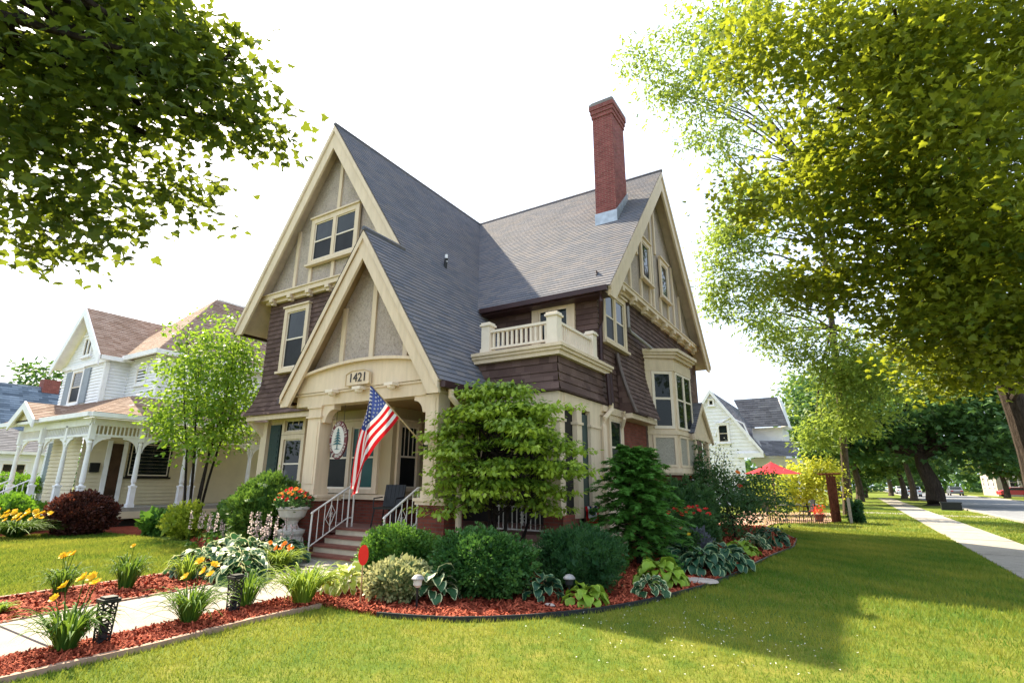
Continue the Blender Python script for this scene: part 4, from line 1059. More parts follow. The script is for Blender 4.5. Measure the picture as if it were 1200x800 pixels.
# ================================================================== SETTING
def sheet(name, pts, z, mat, th=0.0):
    m = MB()
    if th: m.prism([(x, y, z-th) for x, y in pts], (0, 0, th))
    else: m.poly([(x, y, z) for x, y in pts])
    return struct(m.build(name, M[mat]))
sheet('ground', [(-300, -120), (300, -120), (300, 420), (-300, 420)], 0, 'lawn')
WALK = [(-6.95, -6), (-6.95, 3.0), (-7.05, 4.3), (-7.05, 5.7), (-7.5, 7.2), (-10.5, 7.2), (-9.5, 6.7), (-8.95, 5.6), (-8.78, 4.5), (-8.68, 3.5), (-8.5, 2.4), (-8.5, -6)]
ed = lambda y, pts: next(a[0]+(b[0]-a[0])*(y-a[1])/(b[1]-a[1]) for a, b in zip(pts, pts[1:]) if a[1] <= y <= b[1])
WL = [(-8.5, -6), (-8.5, 2.4), (-8.68, 3.5), (-8.78, 4.5), (-8.95, 5.6), (-9.5, 6.7), (-10.4, 7.22)]; WR = [(-6.95, -6), (-6.95, 3.0), (-7.05, 4.3), (-7.05, 5.7), (-7.5, 7.22)]
m = MB(); ys = [-6+1.22*i for i in range(11)]+[7.2]
for a, b in zip(ys, ys[1:]):
    k = [a+.012]+[y for y in (2.4, 3.0, 3.5, 4.3, 4.5, 5.6, 5.7, 6.7) if a+.05 < y < b-.05]+[b-.012]
    m.prism([(ed(y, WR), y, .001) for y in k]+[(ed(y, WL), y, .001) for y in k[::-1]], (0, 0, .034+.003*math.sin(a*3)))
struct(m.build('front_walk', M['concrete']))
sheet('walk_joint_sand', WALK, .012, 'mulchbase')
SIDE = [(2.40, -40), (3.92, -40), (3.92, 200), (2.40, 200)]
m = MB()
for i in range(70):
    y = -20+i*1.52; m.box(2.40, 3.92, y, y+1.495, 0.0, .022+.004*math.sin(i*2.3))
struct(m.build('sidewalk', M['concrete']))
sheet('side_path', [(-1.2, 39.6), (2.37, 39.6), (2.37, 41.3), (-1.2, 41.3)], .008, 'concrete')
sheet('street_apron', [(3.95, 38.7), (6.3, 38.2), (6.3, 40.6), (3.95, 40.2)], .008, 'concrete')
sheet('road', [(6.5, -60), (15.5, -60), (15.5, 300), (6.5, 300)], .004, 'asphalt')
for xk in (6.32, 15.5):
    m = MB(); m.box(xk, xk+.18, -60, 300, 0, .10); struct(m.build('kerb', M['concrete']))
BED = [(-6.3, 5.3), (-5.34, 5.32), (-4.37, 5.65), (-3.66, 6.28), (-3.09, 7.1), (-2.7, 8.03), (-2.33, 9.49), (-2.1, 11.11), (-1.98, 12.83), (-1.84, 14.53), (-1.58, 16.76), (-1.7, 19.04), (-2.35, 21.29), (-3.2, 24.0), (-5.1, 24.0), (-5.1, 10), (-6.6, 8.7), (-7.4, 7.6), (-7.0, 6.2), (-7.02, 5.3)]
NSTRIP = [(-6.93, -6), (-6.26, -6), (-6.25, 2.1), (-6.24, 3.1), (-6.35, 4.3), (-6.3, 5.3), (-7.02, 5.3), (-7.02, 4.3), (-6.93, 3.0)]
FSTRIP = [(-10.3, -6), (-8.52, -6), (-8.52, 2.4), (-8.70, 3.5), (-8.80, 4.5), (-8.97, 5.6), (-9.5, 6.7), (-10.6, 7.3), (-10.7, 8.3), (-12.6, 9.6), (-16, 9.6), (-16, 8.6), (-13.5, 7.6), (-11.9, 6.6), (-10.6, 5.7), (-10.4, 4.3), (-10.3, 3.0)]
for P_ in (BED, NSTRIP, FSTRIP): sheet('mulch_bed', P_, .03, 'mulchbase', .028)
sheet('neighbour_bed', [(-23.4, 5.2), (-19.3, 5.2), (-18.2, 7.4), (-18.6, 9.4), (-17.4, 11), (-17.4, 14), (-22.4, 14), (-22.6, 8)], .012, 'mulchbase')
sheet('patio', [(-5.1, 24.0), (-3.2, 24.0), (-3.0, 26.9), (-1.1, 28.2), (-1.1, 38), (-6, 38)], .02, 'patio', .018)

def inpoly(x, y, poly):
    c = np.zeros(len(x), dtype=bool); n = len(poly)
    for i in range(n):
        x1, y1 = poly[i]; x2, y2 = poly[(i+1) % n]
        if y1 == y2: continue
        k = ((y1 > y) != (y2 > y)) & (x < (x2-x1)*(y-y1)/(y2-y1)+x1); c ^= k
    return c
def inwide(x, y):
    return inpoly(x, y, BED) | inpoly(x, y, NSTRIP) | inpoly(x, y, FSTRIP) | inpoly(x, y, WALK)
# grass blades
def grass(n, x0, x1, y0, y1, pw):
    x = rng.uniform(x0, x1, n*2); y = y0+(y1-y0)*rng.random(n*2)**pw
    k = ~inwide(x, y) & ~((x > 2.36) & (x < 3.96)); x, y = x[k][:n], y[k][:n]; n = len(x)
    d = np.sqrt(x*x+y*y); s = np.clip(d/7, .8, 3.0)
    cl = np.sin(x*2.1+np.sin(y*1.7)*2)*np.sin(y*2.4+x*.6)*.5+np.sin(x*7+y*5)*.25
    cl = cl+.55*np.sin(x*.9+2*np.sin(y*.5)+1.)*np.sin(y*.8+1.3*np.sin(x*.7))
    h = (.030+.030*rng.random(n)+.010*cl)*np.clip(s, .9, 1.5); w = .0042*s*(.7+.6*rng.random(n))
    a = rng.random(n)*2*PI; b = rng.random(n)*2*PI; ln = h*(.25+.6*rng.random(n))
    dx, dy = np.cos(a)*w, np.sin(a)*w
    p1 = np.stack([x-dx, y-dy, np.zeros(n)], -1); p2 = np.stack([x+dx, y+dy, np.zeros(n)], -1)
    p3 = np.stack([x+np.cos(b)*ln, y+np.sin(b)*ln, h], -1)
    pts = np.stack([p1, p2, p3], 1).reshape(-1, 3)
    r = np.clip(.40+.42*cl+.55*(rng.random(n)-.5), 0, 1)
    return pts, [np.arange(n*3).reshape(n, 3)], r
v, f, r = join([grass(230000, -6.3, 6.3, 1.8, 24, 1.7), grass(70000, -21, -10.3, 2.2, 8.2, 1.0), grass(30000, -4, 6.3, 14, 45, 1.2)])
o = np_mesh('grass', v, f, M['blade'], None, r, loc=(0, 0, 0)); tag(o, 'short green and yellowed lawn grass', 'grass', kind='stuff')
# clover blossoms
n = 170; x = rng.normal(-1.9, .9, n); y = rng.normal(6.6, .9, n); k = ~inwide(x, y) & (y > 5); x, y = x[k], y[k]; n = len(x)
P0 = np.stack([x, y, np.full(n, .045)], -1)
v, f, r = place_leaves(np.repeat(P0, 4, 0), rand_dir(n*4)*np.array([1, 1, .3]), np.tile([[0, 0, 1.]], (n*4, 1)), .012, 'petal')
o = np_mesh('clover', v, f, M['clover'], None, r, loc=(0, 0, 0)); tag(o, 'tiny white clover blossoms scattered in the shaded lawn', 'clover', kind='stuff')
# mulch chips
def chips(poly, n, dens=1.3):
    xs = [p[0] for p in poly]; ys = [max(1.2, p[1]) for p in poly]
    x = rng.uniform(min(xs), max(xs), n); y = min(ys)+(max(ys)-min(ys))*rng.random(n)**dens
    k = inpoly(x, y, poly); x, y = x[k], y[k]; n = len(x)
    s = np.clip(np.sqrt(x*x+y*y)/8, .8, 1.8)
    L = (.022+.03*rng.random(n))*s; W = (.006+.008*rng.random(n))*s
    a = rng.random(n)*2*PI; ti = rng.normal(size=n)*.45
    ax = np.stack([np.cos(a)*np.cos(ti), np.sin(a)*np.cos(ti), np.sin(ti)], -1); sd = unit(np.stack([-np.sin(a), np.cos(a), rng.normal(size=n)*.4], -1))
    c = np.stack([x, y, .037+.018*rng.random(n)], -1)
    p = np.stack([c-ax*L[:, None]-sd*W[:, None], c+ax*L[:, None]-sd*W[:, None], c+ax*L[:, None]*.9+sd*W[:, None], c-ax*L[:, None]*.8+sd*W[:, None]], 1)
    return p.reshape(-1, 3), [np.arange(n*4).reshape(n, 4)], rng.random(n)**1.3
v, f, r = join([chips(BED, 42000, 1.5), chips(NSTRIP, 16000, 1), chips(FSTRIP, 34000, 1)])
o = np_mesh('mulch', v, f, M['chip'], None, r, loc=(0, 0, 0)); tag(o, 'red bark mulch chips covering the garden beds', 'mulch', kind='stuff')
# edging
def edging(pts, w, h, mat, label, name='garden_edging'):
    m = MB()
    for a, b in zip(pts, pts[1:]):
        a, b = V((*a, 0)), V((*b, 0)); u = (b-a).normalized(); s = V((-u.y, u.x, 0))*w
        m.pbox(a-u*.005-s*.5, (b-a)+u*.004, s, V((0, 0, h)))
    return tag(m.build(name, M[mat]), label, 'edging')
edging([(-6.24, 0), (-6.24, 2.1), (-6.23, 3.1), (-6.34, 4.3), (-6.31, 5.25)], .07, .055, 'edge', 'low wooden edging between the near mulch strip and the front lawn')
edging([(-8.55, 0), (-8.56, 2.4), (-8.74, 3.5), (-8.84, 4.5), (-9.0, 5.5)], .05, .05, 'edge', 'thin wooden edging along the far side of the front walk')
edging([(-10.33, 0), (-10.33, 3.0), (-10.43, 4.3), (-10.62, 5.7), (-11.9, 6.62), (-13.5, 7.62)], .07, .055, 'edge', 'low wooden edging between the far mulch strip and the left lawn')
sm_ = [(-5.3, 5.31), (-4.85, 5.45), (-4.37, 5.64), (-4.0, 5.93), (-3.66, 6.27), (-3.36, 6.66), (-3.08, 7.09), (-2.87, 7.55), (-2.69, 8.03), (-2.50, 8.75), (-2.32, 9.49), (-2.2, 10.3), (-2.09, 11.11), (-2.02, 12), (-1.97, 12.83), (-1.83, 14.53), (-1.57, 16.76), (-1.69, 19.04), (-2.34, 21.29)]
edging(sm_, .035, .06, 'blackedge', 'black plastic edging curving around the mulch bed beside the house')

# ================================================================== GARDEN
daylily('daylily with yellow flowers beside the nearest black path light', (-6.72, 2.57, .03), 85, .50, .40, flowers=[(-.16, -.10, .46), (.05, -.12, .60), (.12, .0, .66), (-.14, .18, .62), (.02, .15, .58)], fsize=.075)
daylily('daylily with yellow flowers halfway along the near edge of the walk', (-6.80, 3.78, .03), 80, .48, .44, flowers=[(-.28, .05, .46), (.10, .05, .56), (.16, .10, .52), (-.1, .1, .64), (.05, .18, .60)], fsize=.07)
daylily('flowerless daylily growing behind the second path light', (-7.02, 4.62, .03), 60, .52, .36)
daylily('large bright green daylily clump without flowers at the corner of the walk', (-6.55, 5.15, .03), 130, .60, .52, 'lilyl')
daylily('daylily with yellow flowers alone in the far mulch strip', (-10.0, 3.62, .03), 70, .46, .34, flowers=[(-.05, 0, .50), (.08, .05, .54), (.02, -.05, .52), (-.2, .1, .5)], fsize=.07)
daylily('dark upright daylily in the middle of the far mulch strip', (-9.66, 4.32, .03), 80, .58, .30, flowers=[(-.06, .05, .60)], fsize=.05)
daylily('daylily in front of the white edged hostas', (-9.55, 5.15, .03), 60, .50, .32, 'lilyl')
daylily('low pale perennial in the far strip at the left', (-9.2, 2.75, .03), 40, .16, .18, 'lilyl', name='perennial', group=None)
daylily('orange daylilies in front of the white urn', (-9.35, 6.75, .03), 110, .46, .45, 'lilyl', flowers=[(-.35+.08*k, .1*math.sin(k*2.), .40+.05*math.cos(k*3)) for k in range(10)], fmat='ora', fsize=.06)
daylily('wide mass of yellow daylilies in the neighbour bed', (-20.3, 6.0, .01), 300, .62, 1.1, 'lily', flowers=[(1.1*math.sin(k*2.4)*math.sqrt(k/40), .75*math.cos(k*2.4)*math.sqrt(k/40), .62+.1*math.sin(k*5)) for k in range(40)], fsize=.10)

def path_light(label, base):
    t = thing('path_light', label, 'path light', base, 'black lattice path lights'); x, y, z = base
    m = MB()
    for sx in (-1, 1):
        for sy in (-1, 1): m.tube([(x+sx*.05, y+sy*.05, z), (x+sx*.062, y+sy*.062, z+.40)], .009, 5)
    for k in range(6):
        z0 = z+.03+k*.062
        for sx in (-1, 1):
            m.tube([(x+sx*.054, y-.054, z0), (x+sx*.054, y+.054, z0+.06)], .006, 4); m.tube([(x-.054, y+sx*.054, z0), (x+.054, y+sx*.054, z0+.06)], .006, 4)
            m.tube([(x+sx*.054, y+.054, z0), (x+sx*.054, y-.054, z0+.06)], .006, 4); m.tube([(x+.054, y+sx*.054, z0), (x-.054, y+sx*.054, z0+.06)], .006, 4)
    m.build('lattice', M['black'], t)
    m = MB(); m.box(x-.03, x+.03, y-.03, y+.03, z, z+.2); m.build('light_core', M['blackedge'], t)
    m = MB(); m.box(x-.082, x+.082, y-.082, y+.082, z+.40, z+.43); m.box(x-.06, x+.06, y-.06, y+.06, z+.43, z+.45); m.build('cap', M['black'], t)
path_light('black lattice path light beside the nearest yellow daylily', (-6.69, 2.86, .03))
path_light('black lattice path light in front of the flowerless daylily', (-6.88, 4.36, .03))
def solar(label, base, h, headmat):
    t = thing('solar_light', label, 'garden light', base, 'round solar garden lights'); x, y, z = base
    m = MB(); m.tube([(x, y, z), (x, y, z+h)], .016, 8); m.build('stake', M['black'], t)
    m = MB(); m.lathe((x, y, z+h-.01), [(.03, 0), (.055, .03), (.06, .10)], 16); m.build('lens', M[headmat], t)
    m = MB(); m.lathe((x, y, z+h+.09), [(.085, 0), (.085, .015), (.05, .05), (.015, .06)], 16); m.build('cap', M['grey'], t)
solar('grey capped solar light in the mulch beside the small lime hosta', (-3.58, 7.28, .03), .22, 'blackedge')
solar('pale solar light in front of the green hosta by the walk', (-5.14, 5.86, .03), .26, 'lampglass')
def reflector(label, at, r, h, sx=.6):
    t = thing('driveway_marker', label, 'marker', at, 'red round reflectors on stakes'); x, y, z = at
    m = MB(); m.tube([(x, y, z), (x, y, z+h)], .010, 6); m.build('stake', M['woodstick'], t)
    n = V((.55, -.8, .1)).normalized(); u = V((.8, .55, 0)).normalized(); m = MB()
    c = V((x, y, z+h)); m.prism([c+u*(r*sx*math.cos(k*PI/14))+V((0, 0, r*math.sin(k*PI/14)))-n*.012 for k in range(28)], n*.024); m.build('reflector', M['reflect'], t)
reflector('red oval reflector on a stake at the end of the walk', (-5.95, 5.62, .03), .135, .62, .52)
reflector('small red reflector low between two round shrubs', (-5.75, 6.75, .03), .06, .28, .9)

hosta('large white edged hosta at the left end of the hosta group', (-9.95, 5.62, .03), 56, .52, .26, 'hostaV', .40, group='white edged hostas left of the walk')
hosta('white edged hosta nearest the walk in the hosta group', (-8.98, 5.75, .03), 60, .50, .26, 'hostaV', .42, group='white edged hostas left of the walk')
hosta('white edged hosta in the middle of the hosta group', (-9.9, 6.45, .03), 60, .55, .26, 'hostaV', .46, group='white edged hostas left of the walk')
hosta('white edged hosta at the back of the hosta group under the evergreen', (-11.0, 6.75, .03), 54, .55, .26, 'hostaV', .42, group='white edged hostas left of the walk')
hosta('green hosta with pale rims beside the urn', (-9.9, 7.25, .03), 50, .45, .24, 'hostaB', .40, group='white edged hostas left of the walk')
hosta('chartreuse hosta spilling over the corner of the walk', (-6.72, 6.0, .03), 46, .36, .20, 'hostaY', .30)
hosta('green hosta behind the pale solar light', (-5.25, 6.35, .03), 34, .34, .22, 'hostaV', .34)
hosta('blue green hosta left of the grey solar light', (-3.98, 7.25, .03), 24, .25, .20, 'hostaB', .30)
hosta('small lime hosta right of the grey solar light', (-3.36, 7.32, .03), 22, .27, .20, 'hostaL', .20)
hosta('big lime green hosta at the corner of the dark yew', (-2.95, 9.4, .03), 56, .42, .23, 'hostaL', .32)
hosta('small white edged hosta in front of the big lime hosta', (-2.78, 8.42, .03), 30, .24, .16, 'hostaV', .24)
for i, (x, y, lab) in enumerate(((-3.05, 11.35, 'broad blue green hosta behind the big lime hosta'), (-2.6, 10.95, 'broad blue green hosta in the middle of its row by the lawn'), (-2.3, 11.6, 'broad blue green hosta overhanging the lawn edge'))):
    hosta(lab, (x, y, .03), 54, .46, .24, 'hostaB', .38, group='broad blue green hostas along the lawn')
hosta('small lime hosta between the two groups of blue green hostas', (-2.45, 14.1, .03), 34, .38, .24, 'hostaL', .28)
hosta('blue green hosta at the far tip of the mulch bed', (-2.1, 16.6, .03), 50, .48, .24, 'hostaB', .40, group='far blue green hostas')
hosta('grey edged hosta beside the far tip of the mulch bed', (-2.35, 15.5, .03), 36, .34, .22, 'hostaV', .28, group='far blue green hostas')
m = MB(); m.lathe((-2.42, 9.95, .03), [(.16, 0), (.25, .02), (.24, .045), (.1, .05)], 14, 1.2, .9); tag(m.build('stepping_stone', M['stone']), 'flat pale round stone lying in the mulch near the lawn', 'stone')
m = MB(); m.lathe((-3.72, 6.95, .03), [(.03, 0), (.06, .01), (.04, .03)], 9, 1.4, .8); tag(m.build('pebble', M['stone']), 'small pale pebble in the mulch by the blue green hosta', 'stone')

def spikes(label, base, n, spread, h, mat='pink'):
    t = thing('flowering_perennial', label, 'plant', base, None); m = MB(); P_, A_ = [], []
    for k in range(n):
        a = k*2.4; q = math.sqrt((k+.5)/n)*spread; x, y = base[0]+q*math.cos(a), base[1]+q*math.sin(a); hh = h*(.75+.4*random.random()); lx, ly = random.uniform(-.06, .06), random.uniform(-.06, .06)
        m.tube([(x, y, base[2]), (x+lx, y+ly, base[2]+hh)], .006, 4)
        nb = 34; tt = .55+.45*rng.random(nb)
        v, f, r = place_leaves(np.stack([x+lx*tt, y+ly*tt, base[2]+hh*tt], -1), rand_dir(nb)+np.array([0, 0, .2]), rand_dir(nb), .05, 'petal'); np_mesh('flower_spike', v, f, M[mat], t, r)
    m.build('stalks', M['lily'], t)
    v, f, r = cluster_leaves(ellipsoid_points((base[0], base[1], base[2]+h*.3), (spread, spread, h*.25), 12, .2), 26, .14, .6, .1, 'oval'); np_mesh('foliage', v, f, M['yew2'], t, r)
spikes('pale pink flower spikes in front of the round evergreen', (-10.75, 7.55, .03), 22, .55, .85)
spikes('pale pink flower spikes at the left end of the bed', (-13.2, 7.9, .03), 20, .9, .8)

shrub('round_shrub', 'small rounded evergreen shrub right of the front steps', (-6.55, 6.95, .03), (.66, .52, .46), 9000, .048, 'yew2', lumps=.2, boxy=2.3, group='clipped evergreens before the porch')
shrub('round_shrub', 'rounded evergreen shrub under the layered tree', (-4.92, 7.05, .03), (.78, .62, .47), 11000, .05, 'yew', lumps=.18, boxy=2.3, group='clipped evergreens before the porch')
shrub('round_shrub', 'dark spreading yew at the right end of the porch', (-3.88, 8.3, .03), (.74, .62, .48), 11000, .055, 'yewdk', 'needle', lumps=.18, boxy=2.4, shag=.5, group='clipped evergreens before the porch')
shrub('evergreen_shrub', 'tall round soft evergreen left of the urn', (-12.0, 8.2, .03), (.88, .80, .88), 15000, .10, 'arbor', 'spray', lumps=.14, shag=.3)
shrub('variegated_shrub', 'speckled cream and green shrub at the curve of the bed', (-5.72, 6.12, .03), (.50, .40, .27), 2600, .055, 'dusty', lumps=.2)
shrub('rose_shrub', 'round dark shrub topped with red flowers beside the wall', (-3.55, 14.2, .03), (.62, .6, .50), 5000, .07, 'rose', lumps=.15)
t_ = bpy.data.objects[-1] if False else None
rs = [o for o in COL.objects if o.get('label') == 'round dark shrub topped with red flowers beside the wall'][0]
for k in range(16):
    a = k*2.4; q = math.sqrt((k+.5)/16)*.55; flower(rs, (-3.6+q*math.cos(a), 14.2+q*math.sin(a), 1.0-.25*q+random.random()*.12), .09, 'red', 6)
sh = shrub('flower_bush', 'low mixed bush with a few yellow and red blooms below the red flowers', (-3.72, 13.2, .03), (.5, .45, .32), 2200, .07, 'rose', lumps=.2)
for k in range(9): flower(sh, (-3.72+.4*math.sin(k*2.4), 13.05+.3*math.cos(k*2.4), .55+.12*math.sin(k)), .06, ('yel', 'red', 'ora')[k % 3], 5)
sh = shrub('lavender', 'grey purple lavender between the red flowered shrub and hostas', (-3.3, 13.5, .03), (.32, .3, .28), 1000, .09, 'purple', 'needle', lumps=.2, shag=.8, cat='plant')
shrub('dark_shrub', 'dark leafy shrub against the right wall under the bay window', (-4.3, 16.5, .03), (.8, 1.6, .85), 6000, .10, 'rose', lumps=.2)
# layered ornamental tree before the porch
def layered_tree():
    b = (-6.0, 8.95, .03); t = thing('ornamental_tree', 'small layered tree with bright green tiers before the side porch', 'tree', b)
    tm = MB(); cents = []; tints = []
    cx, cy = -5.82, 8.85
    bl = []
    for k in range(66):
        q0 = (k+.5)/66; zt_ = 1.34+round(2.2*q0/.36)*.36+random.uniform(-.06, .06); zz = (zt_-1.2)/2.35
        L = (1.5*math.sqrt(max(.06, 1-((zz-.30)/.78)**2)) if zz > .3 else 1.5-.4*(.3-zz))*random.uniform(.68, 1.18)
        a = k*2.399+random.uniform(-.4, .4); d = (math.cos(a), math.sin(a)*.72); pts = []
        for t_ in (.0, .3, .5, .68, .84, 1.0): pts.append((cx+d[0]*L*t_, cy+d[1]*L*t_, zt_-.28*(1-t_)+.16*math.sin(t_*PI)-.22*t_**2.5))
        bl.append(pts)
        for t_, n_c in ((2, 1), (3, 2), (4, 2), (5, 2)):
            for j in range(n_c): tints.append((.05, .05, .1, .25, .5, .85)[t_]*random.uniform(.6, 1.25)+random.uniform(0, .1)); cents.append((pts[t_][0]+random.uniform(-.16, .16), pts[t_][1]+random.uniform(-.16, .16), pts[t_][2]+random.uniform(-.03, .03)))  # tips take new-growth yellow, inner clusters dark: crown shade put into colour
    for pts in bl: tm.tube(pts, [.016, .013, .010, .008, .006, .004], 5)
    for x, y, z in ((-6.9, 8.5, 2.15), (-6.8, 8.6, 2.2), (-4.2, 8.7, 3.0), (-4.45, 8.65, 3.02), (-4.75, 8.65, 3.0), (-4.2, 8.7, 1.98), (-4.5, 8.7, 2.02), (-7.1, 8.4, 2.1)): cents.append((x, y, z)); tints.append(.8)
    cents = np.array(cents)
    stems = [(-6.0, 8.95), (-5.85, 9.0), (-6.15, 8.9), (-5.7, 8.9)]
    forks = []
    for i, (x, y) in enumerate(stems):
        e = (x+(x+5.9)*1.6+.15, y-.05+.08*i, 1.6+.2*i); pts = limb(tm, (x, y, 0), e, .045, .03, 0, .14, 6, 7); forks.append(e)
    for c in cents[rng.choice(len(cents), 46, replace=False)]:
        f = forks[int(rng.integers(0, 4))]; limb(tm, f, tuple(c), .02, .005, .06, .12, 5, 5)
    tm.build('trunk', M['barkd'], t, True)
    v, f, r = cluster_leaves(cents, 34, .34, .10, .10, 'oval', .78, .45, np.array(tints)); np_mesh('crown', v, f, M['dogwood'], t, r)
layered_tree()
def hemlock(label, base, h, R, nb=90):
    t = thing('hemlock', label, 'evergreen', base); tm = MB(); bx, by, bz = base
    tm.tube([(bx, by, bz), (bx+.03, by, bz+h*.5), (bx, by+.02, bz+h)], [.06, .04, .01], 7)
    Ps, As, Ns = [], [], []
    for k in range(nb):
        zf = ((k+.5)/nb)**.9; z = bz+.15+h*.92*zf; L = R*(1-zf**1.6*.78)*random.uniform(.7, 1.12); a = k*2.399; el = .25+.45*zf
        d = np.array([math.cos(a), math.sin(a), 0.]); nseg = 22; tt = np.linspace(.12, 1, nseg)
        p = np.array([bx, by, z])+d*(L*tt)[:, None]; p[:, 2] += L*(el*tt-.42*tt**2.2)
        tm.tube([tuple(q) for q in (np.array([bx, by, z]), p[7], p[14], p[-1])], [.014, .01, .006, .003], 4)
        sd = np.array([-d[1], d[0], 0])
        for sg in (-1, 1):
            for rep in range(2):
                w = rng.random(nseg)
                Ps.append(p+rng.normal(size=(nseg, 3))*.02); As.append(sd*sg*(.9-.3*tt)[:, None]+d*(.55+.5*tt)[:, None]+np.array([0, 0, -.15])+rng.normal(size=(nseg, 3))*.22); Ns.append(np.tile([0, 0, 1.], (nseg, 1))+rng.normal(size=(nseg, 3))*.3)
    tm.build('trunk', M['barkd'], t); Ps, As, Ns = map(np.concatenate, (Ps, As, Ns))
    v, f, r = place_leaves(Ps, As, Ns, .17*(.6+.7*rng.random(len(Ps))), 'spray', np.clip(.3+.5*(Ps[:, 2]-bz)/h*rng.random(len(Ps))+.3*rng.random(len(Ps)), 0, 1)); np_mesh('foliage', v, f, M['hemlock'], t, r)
hemlock('feathery green evergreen tree at the corner of the brick wall', (-3.95, 11.3, .03), 2.35, 1.25, 110)
# shrubs toward the patio
tree('rose_bush', 'large loose dark rose bush between the house and patio', (-3.9, 20.6, .03), (-3.9, 20.6, 1.2), .05, [((-4.0, 20.6, 1.35), (1.3, 1.3, 1.05), 60), ((-2.9, 21.3, 1.2), (1.0, 1.0, .9), 36)], 'oval', 'rose', 'oval', .10, 60, .34, .8, 'barkd', nlimb=24, cat='shrub')
rb = [o for o in COL.objects if o.get('label', '').startswith('large loose dark rose')][0]
for k in range(7): flower(rb, (-4.2+1.0*math.sin(k*1.9), 19.5+.3*math.cos(k), 1.2+.8*abs(math.sin(k*2.7))), .12, ('ora', 'red')[k % 2], 5)
tree('airy_shrub', 'tall airy grey green shrub before the far white house', (-4.9, 23.6, .03), (-4.9, 23.6, 1.6), .05, [((-4.9, 23.6, 2.3), (1.15, 1.0, 1.25), 46)], 'oval', 'airy', 'oval', .085, 26, .34, .9, 'barkd', nlimb=30, cat='shrub')
tree('shrub', 'mid green bushy shrub left of the mulch bed tip', (-3.3, 18.2, .03), (-3.3, 18.2, .6), .04, [((-3.4, 18.2, .8), (.9, 1.0, .75), 40)], 'oval', 'rose', 'oval', .09, 60, .3, .8, 'barkd', nlimb=14, cat='shrub')
tree('golden_shrub', 'golden yellow shrub behind the patio fence', (-2.3, 34.2, .02), (-2.3, 34.2, 1.0), .07, [((-2.6, 34.2, 1.6), (1.3, 1.2, 1.4), 50), ((-1.3, 34.6, 1.9), (1.0, 1.0, 1.3), 34)], 'oval', 'gold', 'oval', .16, 50, .42, .8, 'barkd', nlimb=12, cat='shrub')
tree('lime_shrub', 'lime green shrub beside the golden shrub on the patio', (-4.2, 33.0, .02), (-4.2, 33.0, .8), .06, [((-4.1, 33.0, 1.2), (1.2, 1.0, 1.1), 36)], 'oval', 'lime', 'oval', .15, 45, .4, .8, 'barkd', nlimb=10, cat='shrub')
vn = thing('climbing_vine', 'dark vine with pale blooms on the side portico post', 'vine', (-4.15, 18.0, 0))
v, f, r = cluster_leaves(ellipsoid_points((-4.15, 18.1, 1.7), (.28, .28, 1.5), 40, .2), 50, .22, 1., .09, 'oval'); np_mesh('foliage', v, f, M['rose'], vn, r)
v, f, r = cluster_leaves(ellipsoid_points((-4.1, 17.9, 1.9), (.26, .26, 1.0), 10, .6), 8, .07, 1., .06, 'petal'); np_mesh('blooms', v, f, M['clover'], vn, r)

# ---- patio things
um = thing('patio_umbrella', 'open red patio umbrella behind the garden shrubs', 'umbrella', (-3.05, 27.0, .02))
m = MB(); n = 8; c = V((-3.05, 27, 2.62)); R_ = 1.2
for k in range(n):
    a0, a1 = k*2*PI/n, (k+1)*2*PI/n
    for s in range(4):
        f0, f1 = s/4, (s+1)/4; z = lambda f: -.52*f-.05*math.sin(f*PI)
        q = [c+V((R_*f0*math.cos(a0), R_*f0*math.sin(a0), z(f0))), c+V((R_*f1*math.cos(a0), R_*f1*math.sin(a0), z(f1))), c+V((R_*f1*math.cos(a1), R_*f1*math.sin(a1), z(f1))), c+V((R_*f0*math.cos(a1), R_*f0*math.sin(a1), z(f0)))]
        m.poly(q if f0 > 0 else [q[0], q[1], q[2]])
m.build('canopy', M['umbred'], um)
m = MB(); m.tube([(-3.05, 27, 0), (-3.05, 27, 2.66)], .025, 8); m.build('pole', M['pole'], um)
m = MB(); 
for k in range(n): a = k*2*PI/n; m.tube([(-3.05, 27, 2.1), (-3.05+.8*math.cos(a), 27+.8*math.sin(a), 2.26)], .012, 5)
m.build('ribs', M['pole'], um)
pt = thing('patio_table', 'small round black patio table under the red umbrella', 'table', (-2.7, 28.6, .02))
m = MB(); m.lathe((-2.7, 28.6, .70), [(.45, 0), (.46, .02), (.45, .03)], 20); m.build('tabletop', M['black'], pt)
for k in range(3): a = k*2.1; m = MB(); m.tube([(-2.7+.1*math.cos(a), 28.6+.1*math.sin(a), .7), (-2.7+.32*math.cos(a), 28.6+.32*math.sin(a), .02)], .015, 5); m.build('leg', M['black'], pt)
chair('patio_chair', 'black metal patio chair left of the round table', (-3.4, 28.0, .02), 2.3, 'black')
chair('patio_chair', 'black metal patio chair right of the round table', (-2.0, 28.9, .02), -1.2, 'black')
fe = thing('garden_fence', 'low black scalloped wire fence between lawn and patio', 'fence', (-2.2, 26.9, 0))
m = MB(); A, B = V((-3.3, 25.6, 0)), V((-1.05, 28.0, 0)); n = 16
for i in range(n):
    a, b = A.lerp(B, i/n), A.lerp(B, (i+1)/n); m.tube([a, a+V((0, 0, .28)), a.lerp(b, .25)+V((0, 0, .36)), a.lerp(b, .5)+V((0, 0, .39)), a.lerp(b, .75)+V((0, 0, .36)), b+V((0, 0, .28))], .012, 5); m.tube([a.lerp(b, .5), a.lerp(b, .5)+V((0, 0, .39))], .009, 5)
m.tube([A+V((0, 0, .16)), B+V((0, 0, .16))], .012, 5); m.build('wire_panel', M['black'], fe)
fp = thing('fence_panel', 'tall red brown wooden screen at the lawn end of the patio', 'fence', (-.9, 28.7, 0))
